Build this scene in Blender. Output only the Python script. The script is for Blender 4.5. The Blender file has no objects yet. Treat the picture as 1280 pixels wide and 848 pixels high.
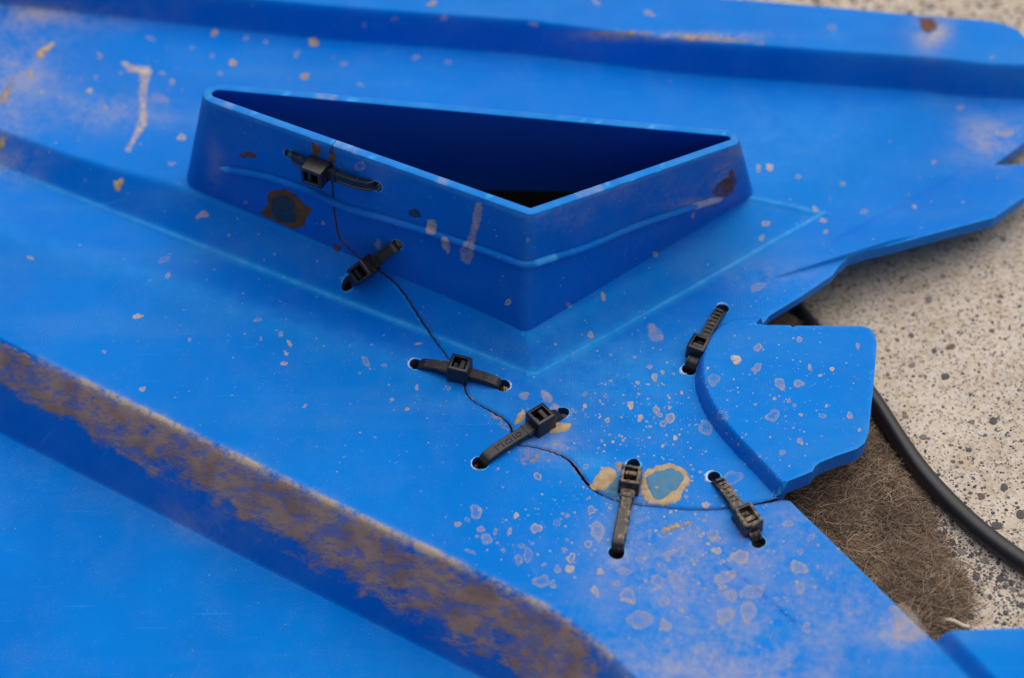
import bpy, bmesh, math, random
import numpy as np
from mathutils import Vector, Matrix
from mathutils.bvhtree import BVHTree
from mathutils.geometry import delaunay_2d_cdt

random.seed(7)
rng = np.random.default_rng(7)
S = 0.001                                   # everything below is worked out in millimetres
scene = bpy.context.scene
COL = scene.collection

# ------------------------------------------------------------------ camera
ELEV, DIST, LENS = math.radians(50.0), 500.0, 70.0
FOC = 1280 * LENS / 36.0                    # focal length in photograph pixels
CAM = np.array([0.0, -DIST * math.cos(ELEV), DIST * math.sin(ELEV)])
FWD = -CAM / DIST
RIGHT = np.array([1.0, 0, 0])
UP = np.cross(RIGHT, FWD)
cam_d = bpy.data.cameras.new('camera')
cam_d.lens, cam_d.sensor_width = LENS, 36.0
cam_d.clip_start, cam_d.clip_end = 0.01, 50.0
cam = bpy.data.objects.new('camera', cam_d)
COL.objects.link(cam)
cam.location = CAM * S
cam.rotation_euler = (math.radians(90) - ELEV, 0, 0)
cam_d.dof.use_dof = True
cam_d.dof.focus_distance = 0.482
cam_d.dof.aperture_fstop = 7.5
scene.camera = cam

# ------------------------------------------------------------------ light
SUN_EL, SUN_AZ = math.radians(70), math.radians(28)    # azimuth measured from +Y towards +X
world = bpy.data.worlds.new('World')
scene.world = world
world.use_nodes = True
wn = world.node_tree
sky = wn.nodes.new('ShaderNodeTexSky')
sky.sky_type = 'NISHITA'
sky.sun_disc = False
sky.sun_elevation = SUN_EL
sky.sun_rotation = SUN_AZ
sky.air_density, sky.dust_density, sky.ozone_density = 1.0, 4.0, 1.0
bg = wn.nodes['Background']
bg.inputs['Strength'].default_value = 0.08
wn.links.new(sky.outputs[0], bg.inputs['Color'])
sun_d = bpy.data.lights.new('sun', 'SUN')
sun_d.energy, sun_d.angle, sun_d.color = 1.9, math.radians(95), (1.0, 0.95, 0.88)
sun = bpy.data.objects.new('sun', sun_d)
COL.objects.link(sun)
sdir = Vector((math.sin(SUN_AZ) * math.cos(SUN_EL), math.cos(SUN_AZ) * math.cos(SUN_EL), math.sin(SUN_EL)))
sun.rotation_euler = sdir.to_track_quat('Z', 'Y').to_euler()
sun.location = sdir * 2
vs = scene.view_settings
vs.view_transform, vs.look, vs.exposure, vs.gamma = 'Standard', 'None', 0.32, 1.0
vs.use_curve_mapping = False

# ------------------------------------------------------------------ measuring helpers
def ray(px, py):
    d = FWD * FOC + RIGHT * (px - 640) + UP * (424 - py)
    return d / np.linalg.norm(d)

def at(px, py, z):
    d = ray(px, py)
    return CAM + d * ((z - CAM[2]) / d[2])

def proj(P):
    P = np.asarray(P, float) - CAM
    w = P @ FWD
    return np.stack([640 + FOC * (P @ RIGHT) / w, 424 - FOC * (P @ UP) / w], -1)

def smin(a, b, k):
    h = np.clip(0.5 + 0.5 * (b - a) / k, 0, 1)
    return b * (1 - h) + a * h - k * h * (1 - h)

def smax(a, b, k):
    return -smin(-a, -b, k)

def half(p, q, inside):
    """signed distance to the line pq, positive on the side of the point inside"""
    p, q, inside = (np.asarray(v)[:2] for v in (p, q, inside))
    n = np.array([-(q - p)[1], (q - p)[0]])
    n /= np.linalg.norm(n)
    if (inside - p) @ n < 0:
        n = -n
    return lambda x, y: (x - p[0]) * n[0] + (y - p[1]) * n[1]

def seg_dist(x, y, poly):
    """distance to a polyline, position along it and side (cross product sign)"""
    best = np.full(x.shape, 1e9); pos = np.zeros(x.shape); side = np.ones(x.shape)
    acc = 0.0
    for a, b in zip(poly[:-1], poly[1:]):
        d = b - a; L = math.hypot(*d)
        t = np.clip(((x - a[0]) * d[0] + (y - a[1]) * d[1]) / (L * L), 0, 1)
        ex, ey = x - a[0] - t * d[0], y - a[1] - t * d[1]
        r = np.hypot(ex, ey)
        m = r < best
        best = np.where(m, r, best); pos = np.where(m, acc + t * L, pos)
        side = np.where(m, np.sign(d[0] * ey - d[1] * ex), side)
        acc += L
    return best, pos, side

def pip(x, y, poly):
    ins = np.zeros(x.shape, bool)
    n = len(poly)
    for i in range(n):
        x0, y0 = poly[i][:2]; x1, y1 = poly[(i + 1) % n][:2]
        if y0 == y1:
            continue
        c = (y0 > y) != (y1 > y)
        ins ^= c & (x < (x1 - x0) * (y - y0) / (y1 - y0) + x0)
    return ins

def resample(poly, step):
    poly = np.asarray(poly, float)
    L = np.r_[0, np.cumsum(np.linalg.norm(np.diff(poly, axis=0), axis=1))]
    n = max(2, int(round(L[-1] / step)) + 1)
    s = np.linspace(0, L[-1], n)
    return np.stack([np.interp(s, L, poly[:, k]) for k in range(poly.shape[1])], -1)

def smooth_line(poly, it=2):
    poly = np.asarray(poly, float)
    for _ in range(it):
        q = [poly[0]]
        for a, b in zip(poly[:-1], poly[1:]):
            q += [a * .75 + b * .25, a * .25 + b * .75]
        q.append(poly[-1]); poly = np.array(q)
    return poly

def vnoise(x, y, seed, cell):
    r = np.random.default_rng(seed).random((64, 64))
    x, y = x / cell, y / cell
    i, j = np.floor(x).astype(int), np.floor(y).astype(int)
    u, v = x - i, y - j
    u, v = u * u * (3 - 2 * u), v * v * (3 - 2 * v)
    g = lambda a, b: r[a % 64, b % 64]
    return (g(i, j) * (1 - u) + g(i + 1, j) * u) * (1 - v) + (g(i, j + 1) * (1 - u) + g(i + 1, j + 1) * u) * v

# ------------------------------------------------------------------ the sheet's relief
ZA, ZD, ZC, ZE, ZG = 8.0, 10.0, -25.5, 4.4, 3.4
GROUND = -28.6
GS = 0.16                                   # the concrete climbs gently to the right
def gz(x): return GROUND + GS * (x - 20)
def gat(px, py, h=0.0):
    d = ray(px, py)
    t = (gz(CAM[0]) + h - CAM[2]) / (d[2] - GS * d[0])
    return CAM + d * t
foot1 = half(at(0, 210, 0), at(660, 468, 0), at(500, 200, 0))
foot2 = half(at(668, 468, 0), at(1030, 268, 0), at(500, 200, 0))
z0a, z0b = at(1030, 268, 0), at(1230, 100, 0)
ZA_X = ([-20, 5, 62, 125], [8.0, 8.0, 4.2, 1.2])
far_l = half(z0a, z0b, at(500, 200, 0))
a_crest = at(935, 246, 4.2)
far_g = 4.2 / float(far_l(a_crest[0], a_crest[1]))
dl = [at(-150, -5, 8), at(0, 7, 8), at(400, 50, 8), at(850, 94, 5), at(1280, 126, 0), at(1420, 136, 0)]
dl = np.array([p[:2] for p in dl])
c_a, c_b = at(0, 425, 0), at(760, 797, 0)
cd4 = half(c_a, c_b, at(0, 800, 0))
cd5 = half(at(772, 800, 0), at(820, 880, 0), at(0, 800, 0))
e_foot = smooth_line([at(x, y, 0)[:2] for x, y in ((960, 405), (918, 406), (900, 412), (884, 426), (872, 448), (868, 475), (875, 505), (892, 535), (915, 562), (940, 588), (967, 617))])
e_zone = np.vstack([e_foot, [at(1000, 613, 0)[:2], at(1040, 602, 0)[:2], at(1200, 570, 0)[:2], at(1200, 380, 0)[:2], at(975, 398, 0)[:2]]])
g_l = half(at(1166, 799, 0), at(1222, 858, 0), at(1280, 830, 0))
g_t = half(at(1100, 775, 0), at(1300, 768, 0), at(1280, 830, 0))
groove = np.array([at(x, y, 0)[:2] for x, y in ((905, 708), (945, 737), (992, 778))])
lip = np.array([at(x, y, 0)[:2] for x, y in ((955, 352), (1010, 341), (1062, 322))])
lip_h = half(lip[0], lip[2], at(1000, 300, 0))
lip_t = lip[2] - lip[0]; lip_l = math.hypot(*lip_t); lip_t = lip_t / lip_l
f_crease = np.array([at(x, y, 0)[:2] for x, y in ((1040, 300), (1080, 276), (1210, 205), (1330, 140))])
_fa, _fb = f_crease[0], f_crease[2]
f_h = half(_fa, _fb, at(1200, 290, 0))
f_t = half(_fa, _fa + np.array([-(_fb - _fa)[1], (_fb - _fa)[0]]), _fb)
fold_a = np.array([at(x, y, 0)[:2] for x, y in ((-200, 132), (0, 210), (660, 468))])
fold_c = np.vstack([at(935, 246, 4.4)[:2], at(985, 256, 2.3)[:2], at(1030, 268, 0)[:2]])
fold_b = np.array([at(x, y, 0)[:2] for x, y in ((660, 470), (672, 468), (1030, 268))])
streak = np.array([at(x, y, 0)[:2] for x, y in ((-100, 262), (34, 300), (270, 375), (520, 455))])
crack_px = [(990, 620), (978, 622), (960, 627), (920, 634), (890, 637), (860, 637), (830, 634), (800, 631), (775, 627), (755, 620),
            (742, 612), (733, 603), (725, 592), (714, 577), (700, 568), (680, 561), (660, 557), (648, 557), (641, 548),
            (640, 538), (636, 528), (622, 518), (605, 509), (592, 502), (584, 494), (580, 483), (577, 470), (569, 458), (560, 447)]
crack_up_px = [(548, 430), (530, 405), (512, 377), (498, 357), (486, 346), (474, 338), (464, 332), (456, 326)]

def H0(x, y):
    """relief without the crack"""
    za = np.interp(x, *ZA_X)
    g1 = np.interp(x, [-150, -118, -92, -40, 0], [1.35, 1.22, .82, .85, 1.0])
    g2 = np.interp(x, [2, 65], [.98, .36])
    a = smin(foot1(x, y) * g1, foot2(x, y) * g2, .8)
    a = smin(a, far_l(x, y) * far_g, 1.2)
    a = smin(a, za, 1.0)
    z = smax(a, 0 * x, 0.9)
    yl = np.interp(x, dl[:, 0], dl[:, 1])
    d = (y - yl) * 0.985
    z = z + smax(smin(d * 3.2, ZD + 0 * x, 3.0), 0 * x, 1.2)
    c = smin(cd4(x, y), cd5(x, y), 14.0)
    z = z - smax(smin(c * 2.5, -ZC + 0 * x, 1.0), 0 * x, 2.6)
    de, _, _ = seg_dist(x, y, e_foot)
    ins = pip(x, y, e_zone)
    z = z + np.where(ins, smax(smin(de * 3.6, ZE + 0 * x, 2.2), 0 * x, .7), 0)
    g = smin(g_l(x, y), g_t(x, y), 1.0)
    z = z + smax(smin(g * 1.3, ZG + 0 * x, 1.2), 0 * x, .8)
    d, _, _ = seg_dist(x, y, groove); z = z - .35 * np.exp(-(d / .45) ** 2)
    lt = ((x - lip[0][0]) * lip_t[0] + (y - lip[0][1]) * lip_t[1]) / lip_l
    lt = np.clip(lt, 0, 1) * (1 - np.clip((lt - 1.0) / .85, 0, 1))
    ld = lip_h(x, y); z = z + 1.7 * lt ** .7 * np.clip(ld / .7 + .5, 0, 1) * np.exp(-np.maximum(ld, 0) / 13.0)
    d, _, _ = seg_dist(x, y, f_crease[:3]); z = z - .3 * np.exp(-(d / 1.3) ** 2)
    z = z + .12 * smax(smin(f_h(x, y), f_t(x, y), 3.0), 0 * x, 2.0)
    for f in (fold_a, fold_b, fold_c):
        d, _, _ = seg_dist(x, y, f); z = z + .3 * np.exp(-(d / 1.0) ** 2)
    d, _, _ = seg_dist(x, y, streak); z = z + 1.0 * np.exp(-(d / 6.5) ** 2)
    z = z + .7 * (vnoise(x + 500, y + 500, 3, 45) - .5) + .16 * (vnoise(x + 500, y + 500, 5, 14) - .5)
    return z

def at_surf(px, py):
    d = ray(px, py)
    t = np.linspace((70 - CAM[2]) / d[2], (-40 - CAM[2]) / d[2], 900)
    P = CAM + t[:, None] * d
    f = P[:, 2] - H0(P[:, 0], P[:, 1])
    i = int(np.argmax(f < 0))
    if i == 0:
        return P[-1]
    a = f[i - 1] / (f[i - 1] - f[i])
    return P[i - 1] * (1 - a) + P[i] * a

crack = np.array([at_surf(*p)[:2] for p in crack_px + crack_up_px])
crack = resample(smooth_line(crack, 2), 0.6)
jit = rng.normal(0, .07, crack.shape); jit[:3] = 0
crack = crack + jit
crack_len = np.r_[0, np.cumsum(np.linalg.norm(np.diff(crack, axis=0), axis=1))]
def pos_of(px, py):
    p = at_surf(px, py)
    return float(seg_dist(np.array([p[0]]), np.array([p[1]]), crack)[1][0])
wk = sorted([(0, .8), (pos_of(970, 625), .5), (pos_of(935, 632), .34), (pos_of(860, 637), .30), (pos_of(760, 622), .32), (pos_of(735, 606), .5),
             (pos_of(720, 585), .5), (pos_of(700, 568), .36), (pos_of(660, 557), .32), (pos_of(641, 548), .2), (pos_of(638, 533), .36), (pos_of(620, 517), .42),
             (pos_of(600, 506), .32), (pos_of(582, 488), .26), (pos_of(560, 447), .26), (pos_of(530, 405), .26), (pos_of(490, 350), .24), (1e3, .22)])
crack_w = lambda s: np.interp(s, [a for a, _ in wk], [b * .88 for _, b in wk])

def H(x, y):
    z = H0(x, y)
    m = np.zeros(x.shape, bool)
    bb = (x > crack[:, 0].min() - 8) & (x < crack[:, 0].max() + 8) & (y > crack[:, 1].min() - 8) & (y < crack[:, 1].max() + 8)
    if bb.any():
        d, p, s = seg_dist(x[bb], y[bb], crack)
        z = z.copy()
        e = np.maximum(d - crack_w(p), 0)
        z[bb] += .28 * np.exp(-e / 2.2) * s * np.clip(p / 10, 0.2, 1) - .3 * np.exp(-(e / .35) ** 2)
    return z

# ------------------------------------------------------------------ the duct: one funnel of three walls, unrolled to (u, v)
def rounded(corners, radii, n_arc=14, n_edge=40):
    out = []
    n = len(corners)
    tang = []
    for i in range(n):
        p, a, b = (np.asarray(corners[k % n], float) for k in (i, i - 1, i + 1))
        d0 = (a - p) / np.linalg.norm(a - p); d1 = (b - p) / np.linalg.norm(b - p)
        ang = math.acos(np.clip(d0 @ d1, -1, 1))
        cut = radii[i] / math.tan(ang / 2)
        c = p + (d0 + d1) / np.linalg.norm(d0 + d1) * radii[i] / math.sin(ang / 2)
        t0, t1 = p + d0 * cut, p + d1 * cut
        a0 = math.atan2(*(t0 - c)[::-1]); a1 = math.atan2(*(t1 - c)[::-1])
        da = (a1 - a0 + math.pi) % (2 * math.pi) - math.pi
        tang.append([c + radii[i] * np.array([math.cos(a0 + da * k / n_arc), math.sin(a0 + da * k / n_arc)]) for k in range(n_arc + 1)])
    for i in range(n):
        out += tang[i]
        a, b = tang[i][-1], tang[(i + 1) % n][0]
        out += [a + (b - a) * k / n_edge for k in range(1, n_edge)]
    return np.array(out)

zt = (44.0, 44.0, 36.5)
zb = (8.0, 8.0, 4.0)
bot_c = [at(166, 203, ZA)[:2], at(657, 411, ZA)[:2], at(972, 226, zb[2])[:2]]
top_c = [at(168, 96, zt[0])[:2], at(663, 271, zt[1])[:2], at(961, 168, zt[2])[:2]]
Pb = rounded(bot_c, (5.0, 3.0, 4.0)); Pt = rounded(top_c, (4.2, 2.7, 3.4))
# start in the middle of the hidden back wall
roll = 2 * (15 + 39) + 15 + 20
Pb, Pt = np.roll(Pb, -roll, 0), np.roll(Pt, -roll, 0)
Pb, Pt = np.vstack([Pb, Pb[:1]]), np.vstack([Pt, Pt[:1]])
M3 = np.array([[*top_c[i], 1] for i in range(3)])
plane = np.linalg.solve(M3, np.array(zt))
Zt = Pt @ plane[:2] + plane[2]
Mb = np.array([[*bot_c[i], 1] for i in range(3)])
plane_b = np.linalg.solve(Mb, np.array(zb))
Zb = Pb @ plane_b[:2] + plane_b[2]
U = np.r_[0, np.cumsum(np.linalg.norm(np.diff((Pb + Pt) / 2, axis=0), axis=1))]
ULEN = U[-1]
VH = 36.0
V_LOW = -7.0
def duct_pos(u, v):
    t = v / VH
    bx, by = np.interp(u, U, Pb[:, 0]), np.interp(u, U, Pb[:, 1])
    tx, ty, tz = np.interp(u, U, Pt[:, 0]), np.interp(u, U, Pt[:, 1]), np.interp(u, U, Zt)
    bz = np.interp(u, U, Zb)
    return np.stack([bx + (tx - bx) * t, by + (ty - by) * t, bz + (tz - bz) * t], -1)
def duct_nrm(u, v):
    du = duct_pos(np.minimum(u + .25, ULEN), v) - duct_pos(np.maximum(u - .25, 0), v)
    dv = duct_pos(u, v + .3) - duct_pos(u, v - .3)
    n = np.cross(du, dv)
    return n / np.linalg.norm(n, axis=-1, keepdims=True)
_s = duct_nrm(np.array([ULEN * .3]), np.array([10.]))[0]
NSIGN = 1.0 if _s @ (CAM / DIST) > -0.2 and _s[1] < 0 else -1.0
gu, gv = np.meshgrid(np.linspace(0, ULEN, 1400), np.linspace(V_LOW, VH, 160), indexing='ij')
gu, gv = gu.ravel(), gv.ravel()
gp, gn = duct_pos(gu, gv), duct_nrm(gu, gv) * NSIGN
gvis = ((CAM - gp) * gn).sum(-1) > 0
gpx = proj(gp); gpx[~gvis] = 1e6
def duct_uv(px, py):
    i = int(np.argmin((gpx[:, 0] - px) ** 2 + (gpx[:, 1] - py) ** 2))
    return np.array([gu[i], gv[i]])

# ------------------------------------------------------------------ holes
def circle(c, r, seed, n=26):
    a = np.linspace(0, 2 * math.pi, n, endpoint=False)
    q = np.random.default_rng(seed)
    rr = r * (1 + .05 * np.sin(2 * a + q.random() * 6) + .04 * np.sin(3 * a + q.random() * 6) + q.normal(0, .012, n))
    return np.stack([c[0] + rr * np.cos(a), c[1] + rr * np.sin(a)], -1)

TIES = [  # hole a, hole b in the photograph, on the wall or the sheet, head position along the strap
    ('w', (361, 193), 'w', (471, 233), .37),
    ('w', (497, 306), 's', (435, 354), .58),
    ('s', (520, 455), 's', (629, 482), .50),
    ('s', (600, 579), 's', (703, 516), .73),
    ('s', (792, 581), 's', (771, 690), .24),
    ('s', (893, 597), 's', (948, 677), .74),
    ('s', (903, 386), 's', (861, 462), .74)]
RADS = [(1.55, 1.65), (1.6, 1.7), (1.7, 1.8), (2.0, 1.7), (1.75, 1.95), (1.7, 1.75), (1.65, 1.8)]
sheet_holes, wall_holes, tie_ends = [], [], []
for i, (ka, pa, kb, pb, f) in enumerate(TIES):
    ends = []
    for j, (k, p) in enumerate(((ka, pa), (kb, pb))):
        if k == 's':
            c = at_surf(*p)
            sheet_holes.append((c[:2], RADS[i][j], 10 * i + j)); ends.append(c)
        else:
            uv = duct_uv(*p)
            wall_holes.append((uv, RADS[i][j], 10 * i + j))
            ends.append(duct_pos(uv[:1], uv[1:])[0])
    tie_ends.append(ends)
wall_crack = np.array([duct_uv(*p) for p in ((464, 334), (450, 322), (433, 308), (424, 297), (420, 280), (418, 258), (416, 240), (415, 215), (415, 186))])
wall_crack[0, 1] = -3.0
wall_crack = np.vstack([wall_crack, [wall_crack[-1, 0], VH + .5]])
wall_crack = resample(smooth_line(wall_crack, 2), .6)
wall_crack += rng.normal(0, .06, wall_crack.shape)
wall_crack[-1, 1] = VH + .3

# ------------------------------------------------------------------ materials
def new_mat(name):
    m = bpy.data.materials.new(name); m.use_nodes = True
    nt = m.node_tree
    return m, nt, nt.nodes['Principled BSDF']

class NB:
    def __init__(self, nt): self.nt = nt
    def n(self, typ, ins=None, **kw):
        o = self.nt.nodes.new(typ)
        for k, v in kw.items(): setattr(o, k, v)
        for k, v in (ins or {}).items(): self.put(o.inputs[k], v)
        return o
    def put(self, sock, v):
        if isinstance(v, bpy.types.NodeSocket): self.nt.links.new(v, sock)
        else: sock.default_value = v
    def math(self, op, a, b=0.0, clamp=False):
        o = self.n('ShaderNodeMath', operation=op, use_clamp=clamp)
        self.put(o.inputs[0], a); self.put(o.inputs[1], b)
        return o.outputs[0]
    def mix(self, f, a, b):
        o = self.n('ShaderNodeMix', data_type='RGBA')
        self.put(o.inputs['Factor'], f); self.put(o.inputs[6], a); self.put(o.inputs[7], b)
        return o.outputs[2]
    def noise(self, vec, scale, detail=4.0, rough=.55, dist=0.0):
        o = self.n('ShaderNodeTexNoise', {'Scale': scale, 'Detail': detail, 'Roughness': rough, 'Distortion': dist})
        if vec is not None: self.put(o.inputs['Vector'], vec)
        return o.outputs[0]
    def ramp(self, f, lo, hi):
        o = self.n('ShaderNodeMapRange', {'From Min': lo, 'From Max': hi}, interpolation_type='SMOOTHSTEP')
        self.put(o.inputs['Value'], f)
        return o.outputs['Result']
    def geo(self): return self.n('ShaderNodeNewGeometry').outputs['Position']
    def mapping(self, vec, rot=(0, 0, 0), scale=(1, 1, 1)):
        o = self.n('ShaderNodeMapping', {'Rotation': rot, 'Scale': scale}); self.put(o.inputs['Vector'], vec)
        return o.outputs[0]
    def attr(self, name):
        o = self.n('ShaderNodeAttribute', attribute_name=name)
        return o

BLUE = (0.0, 0.108, 0.515, 1)
BLUE_PALE = (0.06, 0.30, 0.75, 1)
DUST = (0.48, 0.38, 0.29, 1)
MUD = (0.44, 0.27, 0.155, 1)
MUD_DRY = (0.43, 0.35, 0.26, 1)

def plastic(name, rib_rot, rib_amt):
    m, nt, b = new_mat(name)
    q = NB(nt)
    P = q.n('ShaderNodeTexCoord').outputs['Object']
    mk = q.n('ShaderNodeSeparateColor', {'Color': q.attr('mask').outputs['Color']})
    stress_sheen, mud, dust = mk.outputs[0], mk.outputs[1], mk.outputs[2]
    big = q.noise(P, 25, 3)
    col = q.mix(q.ramp(big, .3, .7), BLUE, (0.0, 0.132, 0.57, 1))
    fine = q.noise(P, 900, 3, .7)
    # scuffs: long fine scratches in two directions
    s1 = q.noise(q.mapping(P, (0, 0, .5), (60, 1400, 60)), 1.0, 2)
    s2 = q.noise(q.mapping(P, (0, 0, -.9), (50, 1700, 50)), 1.0, 2)
    sc = q.math('MAXIMUM', q.ramp(s1, .68, .78), q.ramp(s2, .70, .80))
    col = q.mix(q.math('MULTIPLY', sc, .2), col, BLUE_PALE)
    st = q.math('MULTIPLY', stress_sheen, q.math('ADD', q.math('MULTIPLY', q.ramp(q.noise(P, 300, 3), .3, .7), .6), .55), True)
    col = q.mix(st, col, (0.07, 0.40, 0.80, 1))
    smear = q.ramp(q.noise(q.mapping(P, (0, 0, math.radians(30)), (9, 60, 40)), 1.0, 5, .6), .46, .72)
    col = q.mix(q.math('MULTIPLY', smear, .16), col, (0.10, 0.22, 0.42, 1))
    # dust film
    dn = q.noise(P, 75, 7, .66, .2)
    dn2 = q.noise(P, 620, 5, .7)
    df = q.math('MULTIPLY', q.math('MULTIPLY', dust, q.ramp(q.math('ADD', q.math('MULTIPLY', dn, .6), q.math('MULTIPLY', dn2, .4)), .36, .70)), 1.0, True)
    base_dust = q.math('MULTIPLY', q.ramp(dn, .40, .8), .03)
    df = q.math('ADD', df, base_dust, True)
    col = q.mix(df, col, DUST)
    fs = q.math('MULTIPLY', q.ramp(q.noise(P, 2600, 2, .5), .66, .74), q.ramp(dn, .38, .6))
    col = q.mix(q.math('MULTIPLY', fs, .22), col, DUST)
    # caked mud, wiped along the face
    mn = q.noise(q.mapping(P, (0, 0, math.radians(32)), (26, 230, 190)), 1.0, 9, .7, .25)
    mm = q.math('MULTIPLY', q.ramp(mud, .08, .3), q.ramp(q.math('ADD', q.math('MULTIPLY', mud, .62), q.math('MULTIPLY', q.math('SUBTRACT', mn, .5), 2.0)), .17, .50))
    gap = q.ramp(q.noise(q.mapping(P, (0, 0, math.radians(25)), (70, 420, 300)), 1.0, 7, .72, .25), .38, .56)
    mm = q.math('MULTIPLY', mm, q.math('ADD', q.math('MULTIPLY', gap, .6), .4))
    mcol = q.mix(q.ramp(q.noise(P, 140, 6), .35, .7), MUD, (0.30, 0.165, 0.085, 1))
    col = q.mix(q.math('MULTIPLY', mm, .9), col, mcol)
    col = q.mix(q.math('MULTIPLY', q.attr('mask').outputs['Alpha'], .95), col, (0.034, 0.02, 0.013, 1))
    q.put(b.inputs['Base Color'], col)
    ro = q.math('ADD', q.math('MULTIPLY', fine, .12), .40)
    ro = q.math('ADD', ro, q.math('MULTIPLY', q.math('MAXIMUM', df, mm), .5), True)
    q.put(b.inputs['Roughness'], ro)
    b.inputs['Specular IOR Level'].default_value = .45
    b.inputs['Specular Tint'].default_value = (0.0, .9, 1, 1)
    wv = q.n('ShaderNodeTexWave', {'Scale': 360.0, 'Distortion': .6, 'Detail': 1.0, 'Detail Scale': .2}, wave_type='BANDS', bands_direction='X', wave_profile='SIN')
    q.put(wv.inputs['Vector'], q.mapping(P, (0, 0, rib_rot)))
    h = q.math('ADD', q.math('MULTIPLY', q.math('MULTIPLY', wv.outputs['Fac'], q.math('ADD', q.math('MULTIPLY', q.ramp(q.noise(P, 18, 3), .38, .62), .85), .15)), rib_amt), q.math('MULTIPLY', fine, .18))
    h = q.math('ADD', h, q.math('MULTIPLY', mm, q.math('ADD', q.math('MULTIPLY', mn, 5.0), 2.0)))
    bp = q.n('ShaderNodeBump', {'Strength': .55, 'Distance': 0.00006, 'Height': h})
    q.put(b.inputs['Normal'], bp.outputs[0])
    return m

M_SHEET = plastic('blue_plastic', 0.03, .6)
M_LOW = plastic('blue_plastic_low_step', math.radians(66), 1.5)
M_DUCT = plastic('blue_plastic_duct', 0.0, .0)

def mud_mat(name, c1, c2, cover_mul=1.0, film=False):
    m, nt, b = new_mat(name); q = NB(nt)
    P = q.n('ShaderNodeTexCoord').outputs['Object']
    cov = q.attr('cover').outputs['Fac']
    n = q.noise(P, 1100, 5, .65); n2 = q.noise(P, 420, 4, .6)
    f = q.ramp(q.math('ADD', q.math('MULTIPLY', cov, 1.0), q.math('MULTIPLY', q.math('SUBTRACT', n, .5), .9)), .22, .75)
    if film:
        f = q.math('MULTIPLY', q.math('MULTIPLY', q.math('POWER', cov, 1.25), 1.05), q.math('ADD', q.math('MULTIPLY', q.ramp(q.math('ADD', q.math('MULTIPLY', n, .35), q.math('MULTIPLY', n2, .65)), .34, .64), .65), .38), True)
    q.put(b.inputs['Base Color'], q.mix(q.ramp(n2, .35, .65), c1, c2))
    q.put(b.inputs['Alpha'], q.math('MULTIPLY', f, cover_mul))
    b.inputs['Roughness'].default_value = .85
    b.inputs['Specular IOR Level'].default_value = .2
    bp = q.n('ShaderNodeBump', {'Strength': .6, 'Distance': 0.0001, 'Height': n}); q.put(b.inputs['Normal'], bp.outputs[0])
    return m
M_MUD_PALE = mud_mat('dried_mud_pale', (0.60, 0.51, 0.44, 1), (0.50, 0.425, 0.37, 1), 1.0, True)
M_MUD_TAN = mud_mat('dried_mud_tan', (0.46, 0.34, 0.20, 1), (0.36, 0.26, 0.15, 1))
M_MUD_BROWN = mud_mat('dried_mud_brown', (0.17, 0.075, 0.028, 1), (0.11, 0.055, 0.025, 1))
M_MUD_GREY = mud_mat('dried_film_greygreen', (0.06, 0.20, 0.34, 1), (0.09, 0.20, 0.29, 1))
M_MUD_DARK = mud_mat('dried_film_dark', (0.006, 0.06, 0.13, 1), (0.035, 0.05, 0.06, 1))

def black_mat(name, dirt):
    m, nt, b = new_mat(name); q = NB(nt)
    P = q.n('ShaderNodeTexCoord').outputs['Object']
    nz = q.n('ShaderNodeSeparateXYZ', {'Vector': q.n('ShaderNodeNewGeometry').outputs['Normal']}).outputs[2]
    n = q.noise(P, 230, 7, .68); n2 = q.noise(P, 900, 5, .6)
    f = q.ramp(q.math('ADD', q.math('MULTIPLY', n, .7), q.math('MULTIPLY', n2, .3)), .64 - .18 * dirt, .74 - .18 * dirt)
    up = q.math('ADD', q.math('MULTIPLY', q.math('MAXIMUM', nz, 0.0), .7), .3)
    f = q.math('MULTIPLY', q.math('MULTIPLY', f, up), min(1, .25 + dirt * .75))
    col = q.mix(f, (0.010, 0.009, 0.011, 1), q.mix(q.ramp(n2, .4, .6), (0.15, 0.105, 0.07, 1), (0.28, 0.205, 0.14, 1)))
    q.put(b.inputs['Base Color'], col)
    q.put(b.inputs['Roughness'], q.math('ADD', q.math('MULTIPLY', f, .45), .36))
    bp = q.n('ShaderNodeBump', {'Strength': .35, 'Distance': 0.0001, 'Height': n2}); q.put(b.inputs['Normal'], bp.outputs[0])
    return m
M_TIE = [black_mat('black_nylon', .3), black_mat('black_nylon_dusty', .5), black_mat('black_nylon_muddy', 1.0)]
M_CABLE = black_mat('black_rubber', .14)

m, nt, b = new_mat('concrete'); q = NB(nt)
P = q.n('ShaderNodeTexCoord').outputs['Object']
n1, n2, n3 = q.noise(P, 60, 6, .7), q.noise(P, 800, 6, .75), q.noise(P, 330, 6, .7)
col = q.mix(q.ramp(n1, .3, .7), (0.46, 0.37, 0.275, 1), (0.64, 0.545, 0.435, 1))
col = q.mix(q.math('MULTIPLY', q.ramp(n3, .46, .58), .75), col, (0.60, 0.54, 0.47, 1))
col = q.mix(q.math('MULTIPLY', q.ramp(n2, .50, .62), .7), col, (0.22, 0.17, 0.12, 1))
vo = q.n('ShaderNodeTexVoronoi', {'Scale': 1300.0, 'Randomness': 1.0}); q.put(vo.inputs['Vector'], P)
pick = q.n('ShaderNodeSeparateColor', {'Color': vo.outputs['Color']}).outputs[0]
spot = q.math('MULTIPLY', q.math('LESS_THAN', vo.outputs['Distance'], .40), q.math('GREATER_THAN', pick, .80))
col = q.mix(q.math('MULTIPLY', spot, .8), col, (0.07, 0.055, 0.045, 1))
q.put(b.inputs['Base Color'], col); b.inputs['Roughness'].default_value = .95
b.inputs['Specular IOR Level'].default_value = .2
hh = q.math('ADD', q.math('MULTIPLY', n2, .6), n3)
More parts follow.
